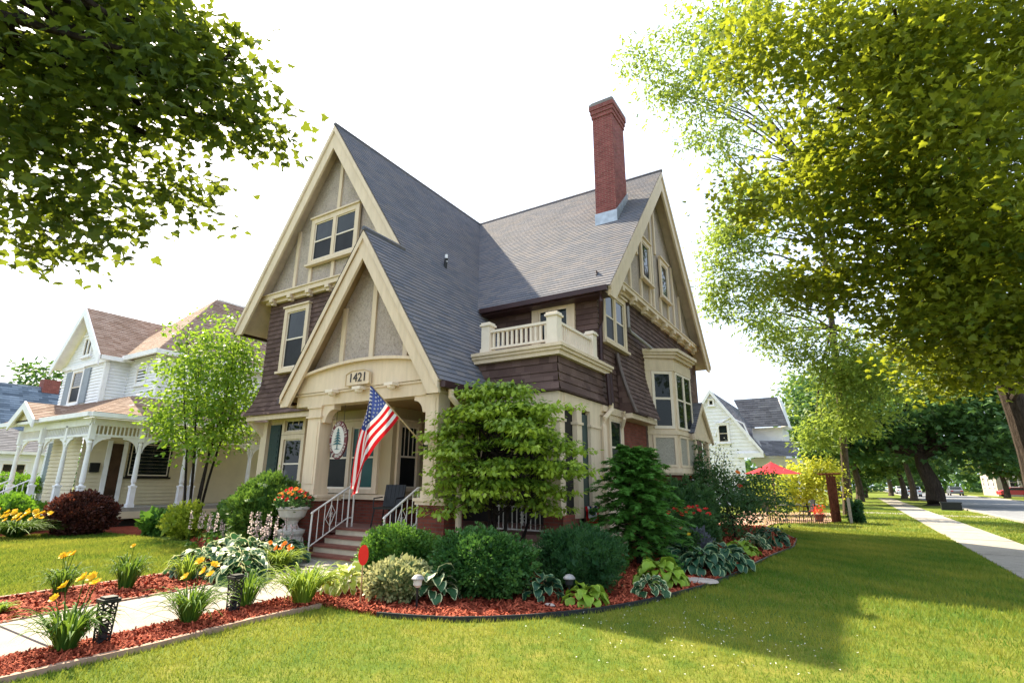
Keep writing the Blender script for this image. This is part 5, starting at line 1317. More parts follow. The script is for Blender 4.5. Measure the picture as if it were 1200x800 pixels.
for i in range(9):
    y = 28.3+i*.16; x = -1.0+i*.035; m = MB(); m.box(x-.03, x+.03, y, y+.15, .02, 2.05+.07*math.sin(i*2.3)); m.build('board', M['fencew'], fp)
for z in (.4, 1.7): m = MB(); m.pbox((-1.05, 28.3, z), (.315, 1.44, 0), (.05, -.01, 0), (0, 0, .09)); m.build('rail', M['fencew'], fp)
for i in range(5): m = MB(); y = 28.4+i*.3; m.tube([(-1.35, y, 2.1), (-.45, y+.05, 2.13)], .035, 6); m.build('top_slat', M['fencew'], fp)
gp = thing('post', 'short grey wooden post at the corner of the lawn', 'post', (-.3, 28.8, 0)); m = MB(); m.box(-.36, -.24, 28.74, 28.86, 0, 1.05); m.prism([(-.36, 28.74, 1.05), (-.24, 28.74, 1.05), (-.3, 28.74, 1.12)], (0, .12, 0)); m.build('shaft', M['tan'], gp)
hd = shrub('hedge', 'small clipped green hedge beside the grey post', (-.1, 29.3, 0), (.3, .45, .5), 1500, .07, 'yewdk', boxy=4)
fpot = thing('flower_pot', 'terracotta pot of red flowers at the foot of the fence screen', 'planter', (-1.5, 28.6, .02)); m = MB(); m.lathe((-1.5, 28.6, .02), [(.13, 0), (.20, .28), (.22, .28), (.22, .33), (.15, .33)], 16); m.build('pot', M['tread'], fpot)
v, f, r = cluster_leaves(ellipsoid_points((-1.5, 28.6, .5), (.25, .25, .18), 14, .2), 16, .12, .8, .07, 'petal'); np_mesh('flowers', v, f, M['red'], fpot, r)
ps = thing('sign_post', 'white post standing on the far lawn', 'post', (-.4, 57.0, 0)); m = MB(); m.box(-.5, -.3, 56.9, 57.1, 0, 2.2); m.prism([(-.52, 56.88, 2.2), (-.28, 56.88, 2.2), (-.4, 56.88, 2.35)], (0, .24, 0)); m.build('shaft', M['white'], ps)
ub = thing('utility_box', 'black utility box on the grass by the kerb', 'utility box', (5.6, 47.5, 0)); m = MB(); m.box(4.95, 6.05, 48.1, 48.6, 0, .46); m.build('body', M['black'], ub); m = MB(); m.box(4.91, 6.09, 48.06, 48.64, .46, .54); m.build('lid', M['blackedge'], ub)

# ================================================================== LEFT NEIGHBOUR
wh = thing('white_house', 'white clapboard house with brown roof and turned porch columns on the left', 'house', (-27, 13, 0))
rf = MB(); so = MB()
def nroof(poly, up, nrm, th=.14):
    rf.courses(poly, up, nrm, .15, .014); n = V(nrm).normalized(); so.prism([V(p)-n*.02 for p in poly], -n*th)
rx0, zr_ = -29.65, 9.45
nroof([(rx0, 9.45, zr_), (rx0, 13.4, zr_), (-27.0, 13.4, 6.85), (-27.0, 9.45, 6.85)], (-1, 0, .98), (.98, 0, 1))
nroof([(rx0, 9.45, zr_), (rx0, 13.4, zr_), (-32.3, 13.4, 6.85), (-32.3, 9.45, 6.85)], (1, 0, .98), (-.98, 0, 1))
ez, ax_, ay_, az_ = 6.95, -27.7, 14.4, 11.05
fx0, fx1, fy0, fy1 = -33, -24.08, 10.4, 21
nroof([(fx0+4, fy0, ez), (fx1, fy0, ez), (ax_, ay_, az_)], (0, 4, 4.1), (0, -4.1, 4))
nroof([(fx1, fy0, ez), (fx1, fy1, ez), (ax_, fy1-2, az_), (ax_, ay_, az_)], (-3.62, 0, 4.1), (4.1, 0, 3.62))
nroof([(fx0+4, fy0, ez), (fx0+4, fy1, ez), (ax_, fy1-2, az_), (ax_, ay_, az_)], (1.3, 0, 4.1), (-4.1, 0, 1.3))
# porch roof
px, py, pz, jz = -22.15, 7.85, 3.88, 4.92
nroof([(-32, py, pz), (px, py, pz), (-24.4, 9.9, jz), (-32, 9.9, jz)], (0, 2.05, 1.04), (0, -1.04, 2.05))
nroof([(px, py, pz), (px, 17.5, pz), (-24.4, 17.5, jz), (-24.4, 9.9, jz)], (-2.25, 0, 1.04), (1.04, 0, 2.25))
# entry gable on porch
nroof([(-27.85, 7.6, 4.62), (-27.85, 9.3, 4.62), (-26.5, 9.3, 3.85), (-26.5, 7.6, 3.85)], (-1.35, 0, .77), (.77, 0, 1.35), .1)
nroof([(-27.85, 7.6, 4.62), (-27.85, 9.3, 4.62), (-29.2, 9.3, 3.85), (-29.2, 7.6, 3.85)], (1.35, 0, .77), (-.77, 0, 1.35), .1)
rf.build('roof', M['roofn'], wh); so.build('soffit', M['white'], wh)
for s in (1, -1):
    for (xa_, za_, xb_, zb_, y, w_) in ((rx0, zr_, rx0+s*2.65, 6.85, 9.40, .42), (-27.85, 4.62, -27.85+s*1.35, 3.85, 7.56, .3)):
        MB().prism([(xa_, y, za_+.03), (xb_, y, zb_+.03), (xb_, y, zb_-w_), (xa_, y, za_-w_)], (0, .06, 0)).build('barge_board', M['white'], wh)
m = MB(); m.box(-27.2, -24.0, 10.30, 10.42, 6.78, 6.98); m.box(-24.16, -24.02, 10.42, 20.8, 6.78, 6.98); m.box(-32, px, py-.1, py+.02, 3.76, 3.92); m.box(px-.02, px+.1, py+.02, 17.5, 3.76, 3.92); m.box(-27.12, -26.95, 9.5, 10.4, 6.7, 6.88); m.build('gutter', M['white'], wh)
m = MB()
def lap(x0, y0, x1, y1, z0, z1, nrm): m.courses([(x0, y0, z0), (x1, y1, z0), (x1, y1, z1), (x0, y0, z1)], (0, 0, 1), nrm, .14, .035)
lap(-31.9, 9.9, -27.3, 9.9, 4.7, 6.75, (0, -1, 0)); m.courses([(-32.0, 9.88, 6.75), (-27.3, 9.88, 6.75), (rx0, 9.88, 9.1)], (0, 0, 1), (0, -1, 0), .13, .02)
lap(-27.35, 9.9, -27.35, 10.8, 4.7, 6.8, (1, 0, 0)); lap(-27.35, 10.8, -24.45, 10.8, 4.7, 6.9, (0, -1, 0)); lap(-24.45, 10.8, -24.45, 20.5, 4.9, 6.9, (1, 0, 0)); lap(-32, 9.9, -28.6, 9.9, .6, 3.9, (0, -1, 0))
m.build('siding', M['siding'], wh)
m = MB(); lap(-24.45, 8.6, -24.45, 20.5, .62, 3.85, (1, 0, 0)); lap(-27.2, 8.6, -24.45, 8.6, .62, 3.85, (0, -1, 0)); m.build('porch_siding', M['sidingc'], wh)
MB().box(-24.60, -24.35, 10.68, 10.88, 4.7, 6.9).build('corner_board', M['white'], wh); MB().box(-27.42, -27.25, 9.8, 9.98, 4.7, 6.65).build('corner_board', M['white'], wh); MB().box(-32, -27.2, 9.78, 9.9, 6.66, 6.84).build('frieze_board', M['white'], wh)
wf = window(wh, (-30.7, 9.88, 4.95), (1, 0, 0), (0, -1, 0), 1.25, 1.65, .12, 1, mt='white')
for x in (-31.35, -29.4): m = MB(); m.box(x, x+.6, 9.82, 9.88, 4.95, 6.55); m.build('shutter', M['shutg'], wh)
window(wh, (-30.1, 9.86, 7.15), (1, 0, 0), (0, -1, 0), .95, 1.0, .12, 2, mt='white', rail=False)
window(wh, (-26.55, 10.8, 5.65), (1, 0, 0), (0, -1, 0), 1.0, .85, .10, 1, mt='white', rail=False)
window(wh, (-24.43, 10.2, 1.75), (0, 1, 0), (1, 0, 0), 1.6, 1.35, .06, 1, mt='black', rail=False, dep=.05)
m = MB(); m.box(-24.43, -24.38, 9.55, 9.95, .65, 3.0); m.build('door', M['door'], wh); m = MB(); m.box(-24.43, -24.36, 9.40, 9.55, .65, 3.1); m.box(-24.43, -24.36, 9.95, 10.1, .65, 3.1); m.build('door_casing', M['white'], wh)
m = MB(); m.box(-24.43, -24.32, 8.95, 9.25, 1.9, 2.25); m.build('mailbox', M['black'], wh)
window(wh, (-31.0, 9.88, 1.5), (1, 0, 0), (0, -1, 0), 1.1, 1.8, .12, 1, mt='white'); 
for x in (-31.6, -29.85): m = MB(); m.box(x, x+.55, 9.82, 9.88, 1.5, 3.25); m.build('shutter', M['shutg'], wh)
m = MB(); m.box(-32, -22.45, 8.0, 9.9, .52, .66); m.box(-24.4, -22.45, 9.9, 17, .52, .66); m.build('porch_deck', M['concrete'], wh)
m = MB(); m.box(-22.5, -22.42, 7.96, 17, .28, .52); m.build('deck_skirt', M['sidingc'], wh)
m = MB(); m.box(-24.2, -22.62, 8.2, 17, 0, .28); m.box(-32, -22.7, 8.2, 9.9, 0, .5); m.build('deck_foundation', M['dark'], wh)
def turned(x, y, z0, z1, par, mat):
    m = MB(); m.box(x-.09, x+.09, y-.09, y+.09, z0, z0+.75); m.box(x-.115, x+.115, y-.115, y+.115, z0, z0+.12); m.box(x-.11, x+.11, y-.11, y+.11, z0+.70, z0+.76)
    m.lathe((x, y, z0+.76), [(.085, 0), (.055, .05), (.085, .12), (.075, (z1-z0)*.3), (.06, z1-z0-1.5), (.085, z1-z0-1.42), (.055, z1-z0-1.36), (.09, z1-z0-1.3)], 12)
    m.box(x-.09, x+.09, y-.09, y+.09, z1-.55, z1); return m.build('porch_column', M[mat], par)
cols = [(-22.6, 8.15), (-22.6, 9.75), (-22.6, 11.45), (-22.6, 11.85), (-22.6, 14.2), (-22.6, 16.6), (-24.6, 8.15), (-26.7, 8.05), (-29.0, 8.05)]
for x, y in cols: turned(x, y, .66, 3.55, wh, 'white')
m = MB()
pts = sorted(set(y for x, y in cols if x == -22.6))
for a, b in zip(pts, pts[1:]):
    m.box(-22.65, -22.55, a, b, 3.12, 3.2); m.box(-22.66, -22.54, a, b, 3.5, 3.76); n = max(2, int((b-a)/.13))
    for i in range(n): yy = a+(b-a)*(i+.5)/n; m.box(-22.615, -22.585, yy-.02, yy+.02, 3.2, 3.5)
    if b-a > 1:
        for yy, sg in ((a+.09, 1), (b-.09, -1)):
            q = [(-22.63, yy, 3.12), (-22.63, yy, 2.6)]+[(-22.63, yy+sg*.5*(1-math.cos(k/6*PI/2)), 2.6+.46*math.sin(k/6*PI/2)) for k in range(1, 7)]+[(-22.63, yy+sg*.5, 3.12)]
            m.prism(q, (.06, 0, 0))
xs_ = [-22.6, -24.6, -26.7, -29.0]
for a, b in zip(xs_, xs_[1:]):
    m.box(b, a, 8.08, 8.2, 3.12, 3.2); m.box(b, a, 8.06, 8.22, 3.5, 3.76); n = int(abs(a-b)/.14)
    for i in range(n): xx = b+(a-b)*(i+.5)/n; m.box(xx-.02, xx+.02, 8.12, 8.16, 3.2, 3.5)
    for xx, sg in ((a-.09, -1), (b+.09, 1)):
        q = [(xx, 8.11, 3.12), (xx, 8.11, 2.6)]+[(xx+sg*.5*(1-math.cos(k/6*PI/2)), 8.11, 2.6+.46*math.sin(k/6*PI/2)) for k in range(1, 7)]+[(xx+sg*.5, 8.11, 3.12)]
        m.prism(q, (0, .06, 0))
m.build('spindle_frieze', M['white'], wh)
m = MB(); m.prism([(-29.1, 7.75, 3.86), (-26.6, 7.75, 3.86), (-27.85, 7.75, 4.5)], (0, .1, 0)); m.build('entry_gable', M['sidingc'], wh)
for i in range(4): m = MB(); m.box(-28.9, -26.8, 7.0+i*.27, 8.0, i*.16, (i+1)*.16); m.build('porch_step', M['concrete'], wh)
m = MB()
for x in (-28.85, -26.85):
    m = MB(); m.tube([(x, 6.9, .95), (x, 8.0, 1.6)], .03, 6); m.tube([(x, 6.9, .35), (x, 8.0, .98)], .02, 6)
    for k in range(8): y = 6.9+k*.157; m.tube([(x, y, .35+k*.09), (x, y, .95+k*.093)], .014, 5)
    m.tube([(x, 6.9, 0), (x, 6.9, .97)], .035, 6); m.build('step_railing', M['white'], wh)

gh = thing('blue_roofed_house', 'house with a blue grey shingle roof behind the white house', 'house', (-45, 9, 0))
m = MB(); m.courses([(-42.6, -2, 4.4), (-42.6, 15, 4.4), (-45.5, 15, 7.6), (-45.5, -2, 7.6)], (-2.9, 0, 3.2), (3.2, 0, 2.9), .2, .015); m.courses([(-48.4, -2, 4.4), (-48.4, 15, 4.4), (-45.5, 15, 7.6), (-45.5, -2, 7.6)], (2.9, 0, 3.2), (-3.2, 0, 2.9), .2, .015); m.build('roof', M['roofb'], gh)
m = MB(); m.box(-48, -43, -1.8, 14.8, 0, 4.4); m.prism([(-48, 14.7, 4.4), (-43, 14.7, 4.4), (-45.5, 14.7, 7.3)], (0, -.2, 0)); m.build('wall', M['siding'], gh)
m = MB(); m.box(-45.9, -45.1, 13.0, 13.9, 7.2, 8.1); m.build('chimney', M['chim'], gh)
gg = thing('garage', 'low white garage with a grey hipped roof at the left edge', 'garage', (-39, 11, 0))
m = MB(); A_ = [(-36.6, 2, 3.0), (-36.6, 12.6, 3.0), (-41.6, 12.6, 3.0), (-41.6, 2, 3.0)]; r1, r2 = (-39.1, 4.5, 4.45), (-39.1, 10.1, 4.45)
m.courses([A_[0], A_[1], r2, r1], (-2.5, 0, 1.45), (1.45, 0, 2.5), .18, .015); m.courses([A_[1], A_[2], r2], (0, -2.5, 1.45), (0, 1.45, 2.5), .18, .015); m.courses([A_[2], A_[3], r1, r2], (2.5, 0, 1.45), (-1.45, 0, 2.5), .18, .015); m.courses([A_[3], A_[0], r1], (0, 2.5, 1.45), (0, -1.45, 2.5), .18, .015)
m.build('roof', M['roofg'], gg); m = MB(); m.box(-41.3, -36.9, 2.3, 12.3, 0, 2.98); m.build('wall', M['siding'], gg); m = MB(); m.box(-36.8, -36.6, 2.0, 12.6, 2.86, 3.0); m.build('gutter', M['white'], gg)
window(gg, (-36.88, 8.6, 1.0), (0, 1, 0), (1, 0, 0), 2.2, 1.5, .12, 2, mt='white', glass='glassc')
m = MB(); m.box(-36.75, -34.6, 5.5, 9.0, 0, .5); tag(m.build('low_wall', M['siding']), 'low white wall in front of the garage', 'wall')
shrub('clipped_hedge', 'bright green clipped hedge before the white garage', (-32.6, 8.6, 0), (1.3, 1.6, .95), 6000, .10, 'hedge', 'oval', boxy=4, cat='hedge')
shrub('barberry', 'large round dark red barberry before the white porch', (-20.3, 7.5, .01), (.98, .9, .64), 10000, .075, 'barb', lumps=.12)
shrub('rust_shrub', 'rust orange shrub beside the white porch steps', (-25.8, 6.4, .01), (.9, .9, .55), 3500, .09, 'rust')
shrub('green_shrub', 'leafy green shrub between steps and dark red barberry', (-23.0, 6.5, .01), (1.1, .9, .55), 4000, .10, 'hedge', lumps=.2)
shrub('lime_fern', 'lime green feathery plant below the white porch', (-16.6, 8.7, .01), (.55, .5, .48), 2000, .10, 'lime', 'spray', lumps=.25, shag=.5, cat='plant')
shrub('green_shrub', 'mid green leafy shrub under the young tree', (-16.2, 10.4, .01), (1.0, .8, .65), 4000, .10, 'yew2', lumps=.2)
shrub('green_perennial', 'low broad leaved green plant right of the barberry', (-18.4, 8.9, .01), (.6, .5, .35), 900, .14, 'yew2', lumps=.2, cat='plant')
shrub('green_perennial', 'green plants at the back corner of the left bed', (-14.6, 9.2, .01), (.9, .6, .5), 2600, .10, 'arbor', lumps=.25, cat='plant')
# young multi-stem tree
t = thing('young_tree', 'slender multi stemmed young tree with lime green leaves by the white house', 'tree', (-18.7, 10.0, 0)); tm = MB()
ctr = V((-18.7, 10.0, 0)); cs = []
for i in range(6):
    a = i*1.05; b_ = ctr+V((.16*math.cos(a), .16*math.sin(a), 0)); mid = ctr+V((.45*math.cos(a), .45*math.sin(a), 2.6)); tp = ctr+V((1.0*math.cos(a), 1.0*math.sin(a), 6.2+.6*math.sin(i*2)))
    limb(tm, b_, mid, .048, .036, 0, .06, 5, 7); limb(tm, mid, tp, .036, .008, 0, .06, 6, 6)
    for k in range(8):
        p = mid.lerp(tp, .02+.12*k); q = p+V((random.uniform(-1, 1)*(1.5-.15*k), random.uniform(-1, 1)*(1.5-.15*k), random.uniform(.1, .8))); limb(tm, p, q, .016, .004, .05, .15, 4, 5); cs += [q, p.lerp(q, .6)]
tm.build('trunk', M['barkd'], t, True)
cs = np.array([tuple(c) for c in cs]); cs = np.concatenate([cs, ellipsoid_points((-18.7, 10.0, 4.5), (2.0, 1.9, 2.3), 90, .45), ellipsoid_points((-18.5, 10.0, 6.7), (.9, .9, 1.1), 18, .2)])
v, f, r = cluster_leaves(cs, 40, .46, .7, .14, 'oval', .4, .35); np_mesh('crown', v, f, M['young'], t, r)

# ================================================================== FAR RIGHT: HOUSES, STREET, CARS
fw_ = thing('far_white_house', 'far white gabled house with a dark side roof beyond the patio', 'house', (-8, 48, 0))
m = MB(); m.courses([(-12.5, 45, 3.9), (-5.7, 45, 3.9), (-9.0, 45, 8.9)], (0, 0, 1), (0, -1, 0), .28, .03); m.courses([(-12.5, 45, 0), (-6.9, 45, 0), (-6.9, 45, 3.9), (-12.5, 45, 3.9)], (0, 0, 1), (0, -1, 0), .28, .03); m.build('siding', M['siding'], fw_)
m = MB()
for (p, q) in (((-9.0, 8.98), (-5.5, 3.95)), ((-9.0, 8.98), (-12.6, 3.9))): m.prism([(p[0], 44.75, p[1]+.1), (q[0], 44.75, q[1]+.1), (q[0], 44.75, q[1]-.22), (p[0], 44.75, p[1]-.25)], (0, .2, 0))
m.box(-7.4, -5.5, 44.8, 45.0, 3.6, 3.95)
k = [(-7.05-1.9*math.cos(i*PI/10)*.9, 6.1-1.5+1.75*math.sin(i*PI/10)) for i in range(6)]
m.build('gable_trim', M['white'], fw_)
m = MB(); m.tube([(-8.9, 44.93, 5.3), (-8.5, 44.93, 6.3), (-7.6, 44.93, 6.75), (-6.7, 44.93, 6.2), (-6.2, 44.93, 4.6)], .06, 6); m.build('arch_moulding', M['white'], fw_)
m = MB(); m.courses([(-5.5, 44.9, 3.95), (-5.5, 58, 3.95), (-9.0, 58, 9.0), (-9.0, 44.9, 9.0)], (-3.5, 0, 5.05), (5.05, 0, 3.5), .2, .015); m.courses([(-12.6, 44.9, 3.9), (-12.6, 58, 3.9), (-9.0, 58, 9.0), (-9.0, 44.9, 9.0)], (3.6, 0, 5.05), (-5.05, 0, 3.6), .2, .015)
m.courses([(-7.6, 47, 8.4), (-4.3, 47, 8.4), (-3.7, 46.2, 6.0), (-6.6, 46.2, 6.0)], (0, .8, 2.4), (0, -2.4, .8), .2, .015); m.courses([(-5.8, 45.6, 4.9), (-3.5, 47.2, 4.9), (-3.1, 46.6, 3.7), (-5.4, 45, 3.7)], (0, .6, 1.2), (0, -1.2, .6), .2, .015)
m.build('roof', M['roofg'], fw_)
m = MB(); m.box(-6.4, -4.2, 46.9, 52, 3.0, 6.0); m.prism([(-4.25, 46.8, 6.0), (-3.75, 46.2, 6.0), (-4.25, 47.2, 8.4)], (.05, 3, 0)); m.box(-6.7, -3.4, 46.8, 54, 3.3, 3.6); m.build('side_wing', M['siding'], fw_)
window(fw_, (-8.75, 44.96, 4.75), (1, 0, 0), (0, -1, 0), .95, 1.55, .14, 1, mt='white'); window(fw_, (-9.25, 44.96, 7.75), (1, 0, 0), (0, -1, 0), .5, .55, .1, 1, mt='white', rail=False)
for x, y in ((-4.2, 46.9), (-3.5, 47.0)): m = MB(); m.box(x-.1, x+.1, y-.1, y+.1, .5, 3.3); m.build('porch_column', M['white'], fw_)
m = MB(); m.box(-6.9, -3.3, 46.9, 54, 0, .6); m.build('porch_deck', M['tan'], fw_); m = MB(); m.pbox((-3.3, 46.6, 1.4), (1.3, 0, -.9), (0, .06, 0), (0, 0, .08)); m.pbox((-3.3, 46.6, .5), (1.3, 0, -.5), (0, .06, 0), (0, 0, .06)); m.build('stair_railing', M['white'], fw_)

def far_house(label, x0, x1, y0, y1, h, rh, wm, rm):
    t = thing('far_house', label, 'house', ((x0+x1)/2, (y0+y1)/2, 0)); m = MB(); m.box(x0, x1, y0, y1, 0, h); xm = (x0+x1)/2
    m.prism([(x0, y0, h), (x1, y0, h), (xm, y0, h+rh)], (0, y1-y0, 0)); m.build('wall', M[wm], t)
    m = MB(); n1 = V((-rh, 0, xm-x0)).normalized()
    for s in (-1, 1):
        e = x0-.4 if s < 0 else x1+.4; ze_ = h-.4*rh/(xm-x0); m.prism([(e, y0-.4, ze_+.06), (xm, y0-.4, h+rh+.06), (xm, y1+.4, h+rh+.06), (e, y1+.4, ze_+.06)], (0, 0, .12))
    m.build('roof', M[rm], t)
    for k in range(3):
        yy = y0+(y1-y0)*(k+.5)/3-.6; window(t, (x0-.0, yy+1.2, 1.4), (0, -1, 0), (-1, 0, 0), 1.2, 1.6, .12, 1, mt='white')
    for k in range(2):
        window(t, (x0+(x1-x0)*(.2+.4*k), y0, 1.4), (1, 0, 0), (0, -1, 0), 1.2, 1.6, .12, 1, mt='white')
far_house('far grey brown house across the street behind the trees', 19.5, 27, 116, 128, 5, 3, 'tan', 'brownroof')
far_house('far white house across the street by the red car', 27.5, 36, 122, 135, 5.5, 3, 'siding', 'roofg')
far_house('distant pale house at the end of the sidewalk', -8, -1, 150, 160, 5, 3, 'siding', 'brownroof')

def car(label, loc, rot, mat, group='parked cars along the street'):
    t = thing('parked_car', label, 'car', loc, group); L0 = V(loc)
    prof = [(-2.2, .35), (-2.25, .75), (-2.1, .92), (-1.45, 1.0), (-.95, 1.42), (.55, 1.45), (1.25, 1.0), (2.05, .88), (2.22, .7), (2.22, .35)]
    m = MB(); m.prism([L0+V((x, -.86, z)) for x, z in prof], (0, 1.72, 0)); m.build('body', M[mat], t)
    for s in (-1, 1):
        m = MB(); y = s*.865; m.prism([L0+V((x, y, z)) for x, z in ((-1.35, 1.02), (-.92, 1.36), (.5, 1.38), (1.1, 1.02))], (0, s*.01, 0)); m.build('side_window', M['glass'], t)
        for x in (-1.4, 1.35):
            m = MB(); n = 16
            m.prism([L0+V((x+.33*math.cos(k*2*PI/n), s*.72, .33+.33*math.sin(k*2*PI/n))) for k in range(n)], (0, s*.17, 0)); wl = m.build('wheel', M['tyre'], t)
            m = MB(); m.prism([L0+V((x+.2*math.cos(k*2*PI/n), s*.885, .33+.2*math.sin(k*2*PI/n))) for k in range(n)], (0, s*.015, 0)); m.build('rim', M['rim'], wl)
        m = MB(); m.box(L0.x+2.2, L0.x+2.24, L0.y+s*.62-.16, L0.y+s*.62+.16, L0.z+.62, L0.z+.76); m.build('headlight', M['lamp'], t)
        m = MB(); m.box(L0.x-2.27, L0.x-2.2, L0.y+s*.62-.16, L0.y+s*.62+.16, L0.z+.7, L0.z+.84); m.build('tail_light', M['taill'], t)
    m = MB(); m.prism([L0+V((1.22, -.75, 1.03)), L0+V((1.22, .75, 1.03)), L0+V((.58, .7, 1.42)), L0+V((.58, -.7, 1.42))], (.03, 0, .02)); m.build('windscreen', M['glass'], t)
    m = MB(); m.prism([L0+V((-1.44, -.75, 1.03)), L0+V((-1.44, .75, 1.03)), L0+V((-.97, .7, 1.40)), L0+V((-.97, -.7, 1.40))], (-.03, 0, .02)); m.build('rear_window', M['glass'], t)
    t.rotation_euler = (0, 0, rot)
car('red car parked across the street near the right edge', (21.0, 112, .0), .15, 'carred')
car('white car parked at the kerb beside the far sidewalk trees', (7.6, 104, .004), 1.57, 'carwhite')
car('dark grey car parked on the far side of the street', (14.3, 118, .004), 1.57, 'cargrey')
car('white car far down the sidewalk end of the street', (7.6, 128, .004), 1.57, 'carwhite')

# ================================================================== TREES
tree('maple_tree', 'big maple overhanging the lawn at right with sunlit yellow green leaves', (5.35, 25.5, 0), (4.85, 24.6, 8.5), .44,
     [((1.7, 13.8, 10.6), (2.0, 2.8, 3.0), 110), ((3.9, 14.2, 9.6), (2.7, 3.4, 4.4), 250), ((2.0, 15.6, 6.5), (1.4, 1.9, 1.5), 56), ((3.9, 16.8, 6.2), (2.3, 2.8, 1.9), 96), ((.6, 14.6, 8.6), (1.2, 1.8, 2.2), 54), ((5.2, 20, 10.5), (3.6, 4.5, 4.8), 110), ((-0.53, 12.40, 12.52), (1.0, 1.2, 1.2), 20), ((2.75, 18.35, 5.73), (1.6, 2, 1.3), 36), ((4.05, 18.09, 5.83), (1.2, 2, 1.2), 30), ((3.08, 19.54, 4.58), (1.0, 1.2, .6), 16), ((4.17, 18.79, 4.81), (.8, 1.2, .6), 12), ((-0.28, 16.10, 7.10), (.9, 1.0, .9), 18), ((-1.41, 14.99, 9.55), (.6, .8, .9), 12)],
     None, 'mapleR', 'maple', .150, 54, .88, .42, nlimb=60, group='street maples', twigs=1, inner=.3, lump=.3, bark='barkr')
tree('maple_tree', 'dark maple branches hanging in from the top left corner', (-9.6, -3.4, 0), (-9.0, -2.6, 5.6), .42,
     [((-6.8, 1.2, 6.3), (1.2, 1.1, 1.5), 76), ((-6.4, 2.1, 6.4), (.95, .8, 1.1), 56), ((-6.1, 2.75, 6.4), (.45, .4, .8), 18), ((-7.25, 1.55, 5.05), (.8, .65, .8), 30), ((-7.05, 2.0, 4.5), (.6, .5, .45), 12), ((-7.6, -1, 8.0), (2.2, 2.2, 1.8), 50), ((-5.95, 3.36, 6.00), (.2, .2, .22), 5), ((-7.37, 1.83, 4.15), (.3, .25, .2), 5), ((-6.65, 2.78, 5.11), (.4, .3, .2), 7)],  # the wide blob overhead is out of view, added for shade
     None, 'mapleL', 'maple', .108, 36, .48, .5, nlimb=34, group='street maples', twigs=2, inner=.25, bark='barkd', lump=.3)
tree('locust_tree', 'tall airy light green tree rising behind the right corner of the house', (-.5, 36.5, 0), (.6, 33.0, 19), .22,
     [((-4.23, 23.82, 22.60), (2.6, 2.0, 2.6), 34), ((-2.12, 23.73, 23.02), (2.6, 2, 3.0), 44), ((-3.29, 26.21, 19.71), (2.0, 2, 2.2), 34), ((-6.64, 23.02, 22.87), (.9, .8, 1.0), 8), ((-5.77, 24.35, 21.59), (1.3, 1., .8), 10), ((-2.61, 29.34, 16.53), (2.0, 2, 3.0), 66), ((-4.46, 29.99, 14.68), (1.2, 1.5, 2.2), 40), ((-5.34, 30.87, 12.01), (.9, 1.2, 1.4), 24), ((-3.15, 31.26, 11.73), (1.7, 1.6, 2.0), 46), ((-1.84, 33.04, 9.47), (1.6, 1.6, 1.6), 40), ((0.42, 33.43, 7.82), (2.0, 1.6, 2.0), 70), ((2.24, 33.47, 7.17), (1.6, 1.6, 1.8), 40), ((0.06, 33.82, 5.10), (1.5, 1.2, 1.0), 34), ((-1.46, 33.87, 4.25), (.8, 1, .7), 14)],
     None, 'locust', 'locust', .28, 46, .80, .7, nlimb=46, twigs=1, lump=.3)
tree('street_maple', 'big dark green multi trunked street maple beside the far sidewalk', (5.5, 58, 0), (5.4, 58, 4.0), .78,
     [((4.8, 58, 9.2), (8.6, 6.5, 5.2), 190), ((-1.0, 56.5, 6.5), (4.0, 4.0, 3.0), 60), ((9.4, 57, 6.4), (4.0, 4.0, 3.0), 60)], None, 'maplefar', 'maple', .42, 44, 1.5, .55, nlimb=26, stems=1, group='street trees in the distance', bark='barkr')
for lab, (x, y), hh, R, mat, ns in (
        ('street tree just behind the big multi trunked maple', (5.3, 74), 12, 5.5, 'maplefar', 1),
        ('slim street tree second behind the big maple', (5.1, 84), 11, 4.5, 'mixleaf', 1),
        ('slim street tree farthest along the sidewalk', (4.7, 104), 12, 5, 'maplefar', 1),
        ('street tree across the road by the grey brown house', (17.6, 100), 11, 4.5, 'mixleaf', 1),
        ('dark tree across the road beside the red car', (19.3, 98), 9.5, 5.0, 'maplefar', 1),
        ('rounded tree far across the road behind the dark grey car', (13.5, 150), 11, 6, 'maplefar', 1),
        ('low bushy tree at the distant end of the sidewalk', (2.0, 140), 9, 5.5, 'mixleaf', 1),
        ('bushy tree between the two houses across the road', (27.5, 138), 10, 5.5, 'maplefar', 1),
        ('street tree across the road at the right edge', (24.5, 106), 12, 5.5, 'mixleaf', 1)):
    tree('street_tree', lab, (x, y, 0), (x, y, hh*.36), .38, [((x, y, hh*.62), (R, R, hh*.36), 80)], None, mat, 'maple', .5, 36, 1.3, .6, nlimb=12, group='street trees in the distance')
tree('background_tree', 'light green tree right of the far white house', (.3, 66, 0), (.3, 66, 5), .4, [((-.6, 66, 8.6), (3.8, 3.6, 5.2), 110)], None, 'mixleaf', 'oval', .45, 44, 1.3, .7, nlimb=16, group='trees behind the far white house')
tree('background_tree', 'tall green tree behind the roof of the far white house', (-2.0, 80, 0), (-2.0, 80, 6), .5, [((-2.2, 80, 10.5), (5.0, 4.5, 6.4), 120)], None, 'mixleaf', 'oval', .5, 44, 1.5, .7, nlimb=14, group='trees behind the far white house')
tree('background_tree', 'dark green tree low behind the wooden screen', (1.0, 88, 0), (1.0, 88, 4), .4, [((.6, 86, 6.0), (4.2, 4.0, 4.6), 90)], None, 'maplefar', 'oval', .5, 40, 1.5, .7, nlimb=12, group='trees behind the far white house')
tree('background_tree', 'small round tree far left behind the blue grey roof', (-58, 17.5, 0), (-58, 17.5, 6), .3, [((-58, 17.5, 9.2), (2.6, 2.8, 2.6), 50)], None, 'maplefar', 'oval', .4, 34, 1.0, .7, nlimb=12)
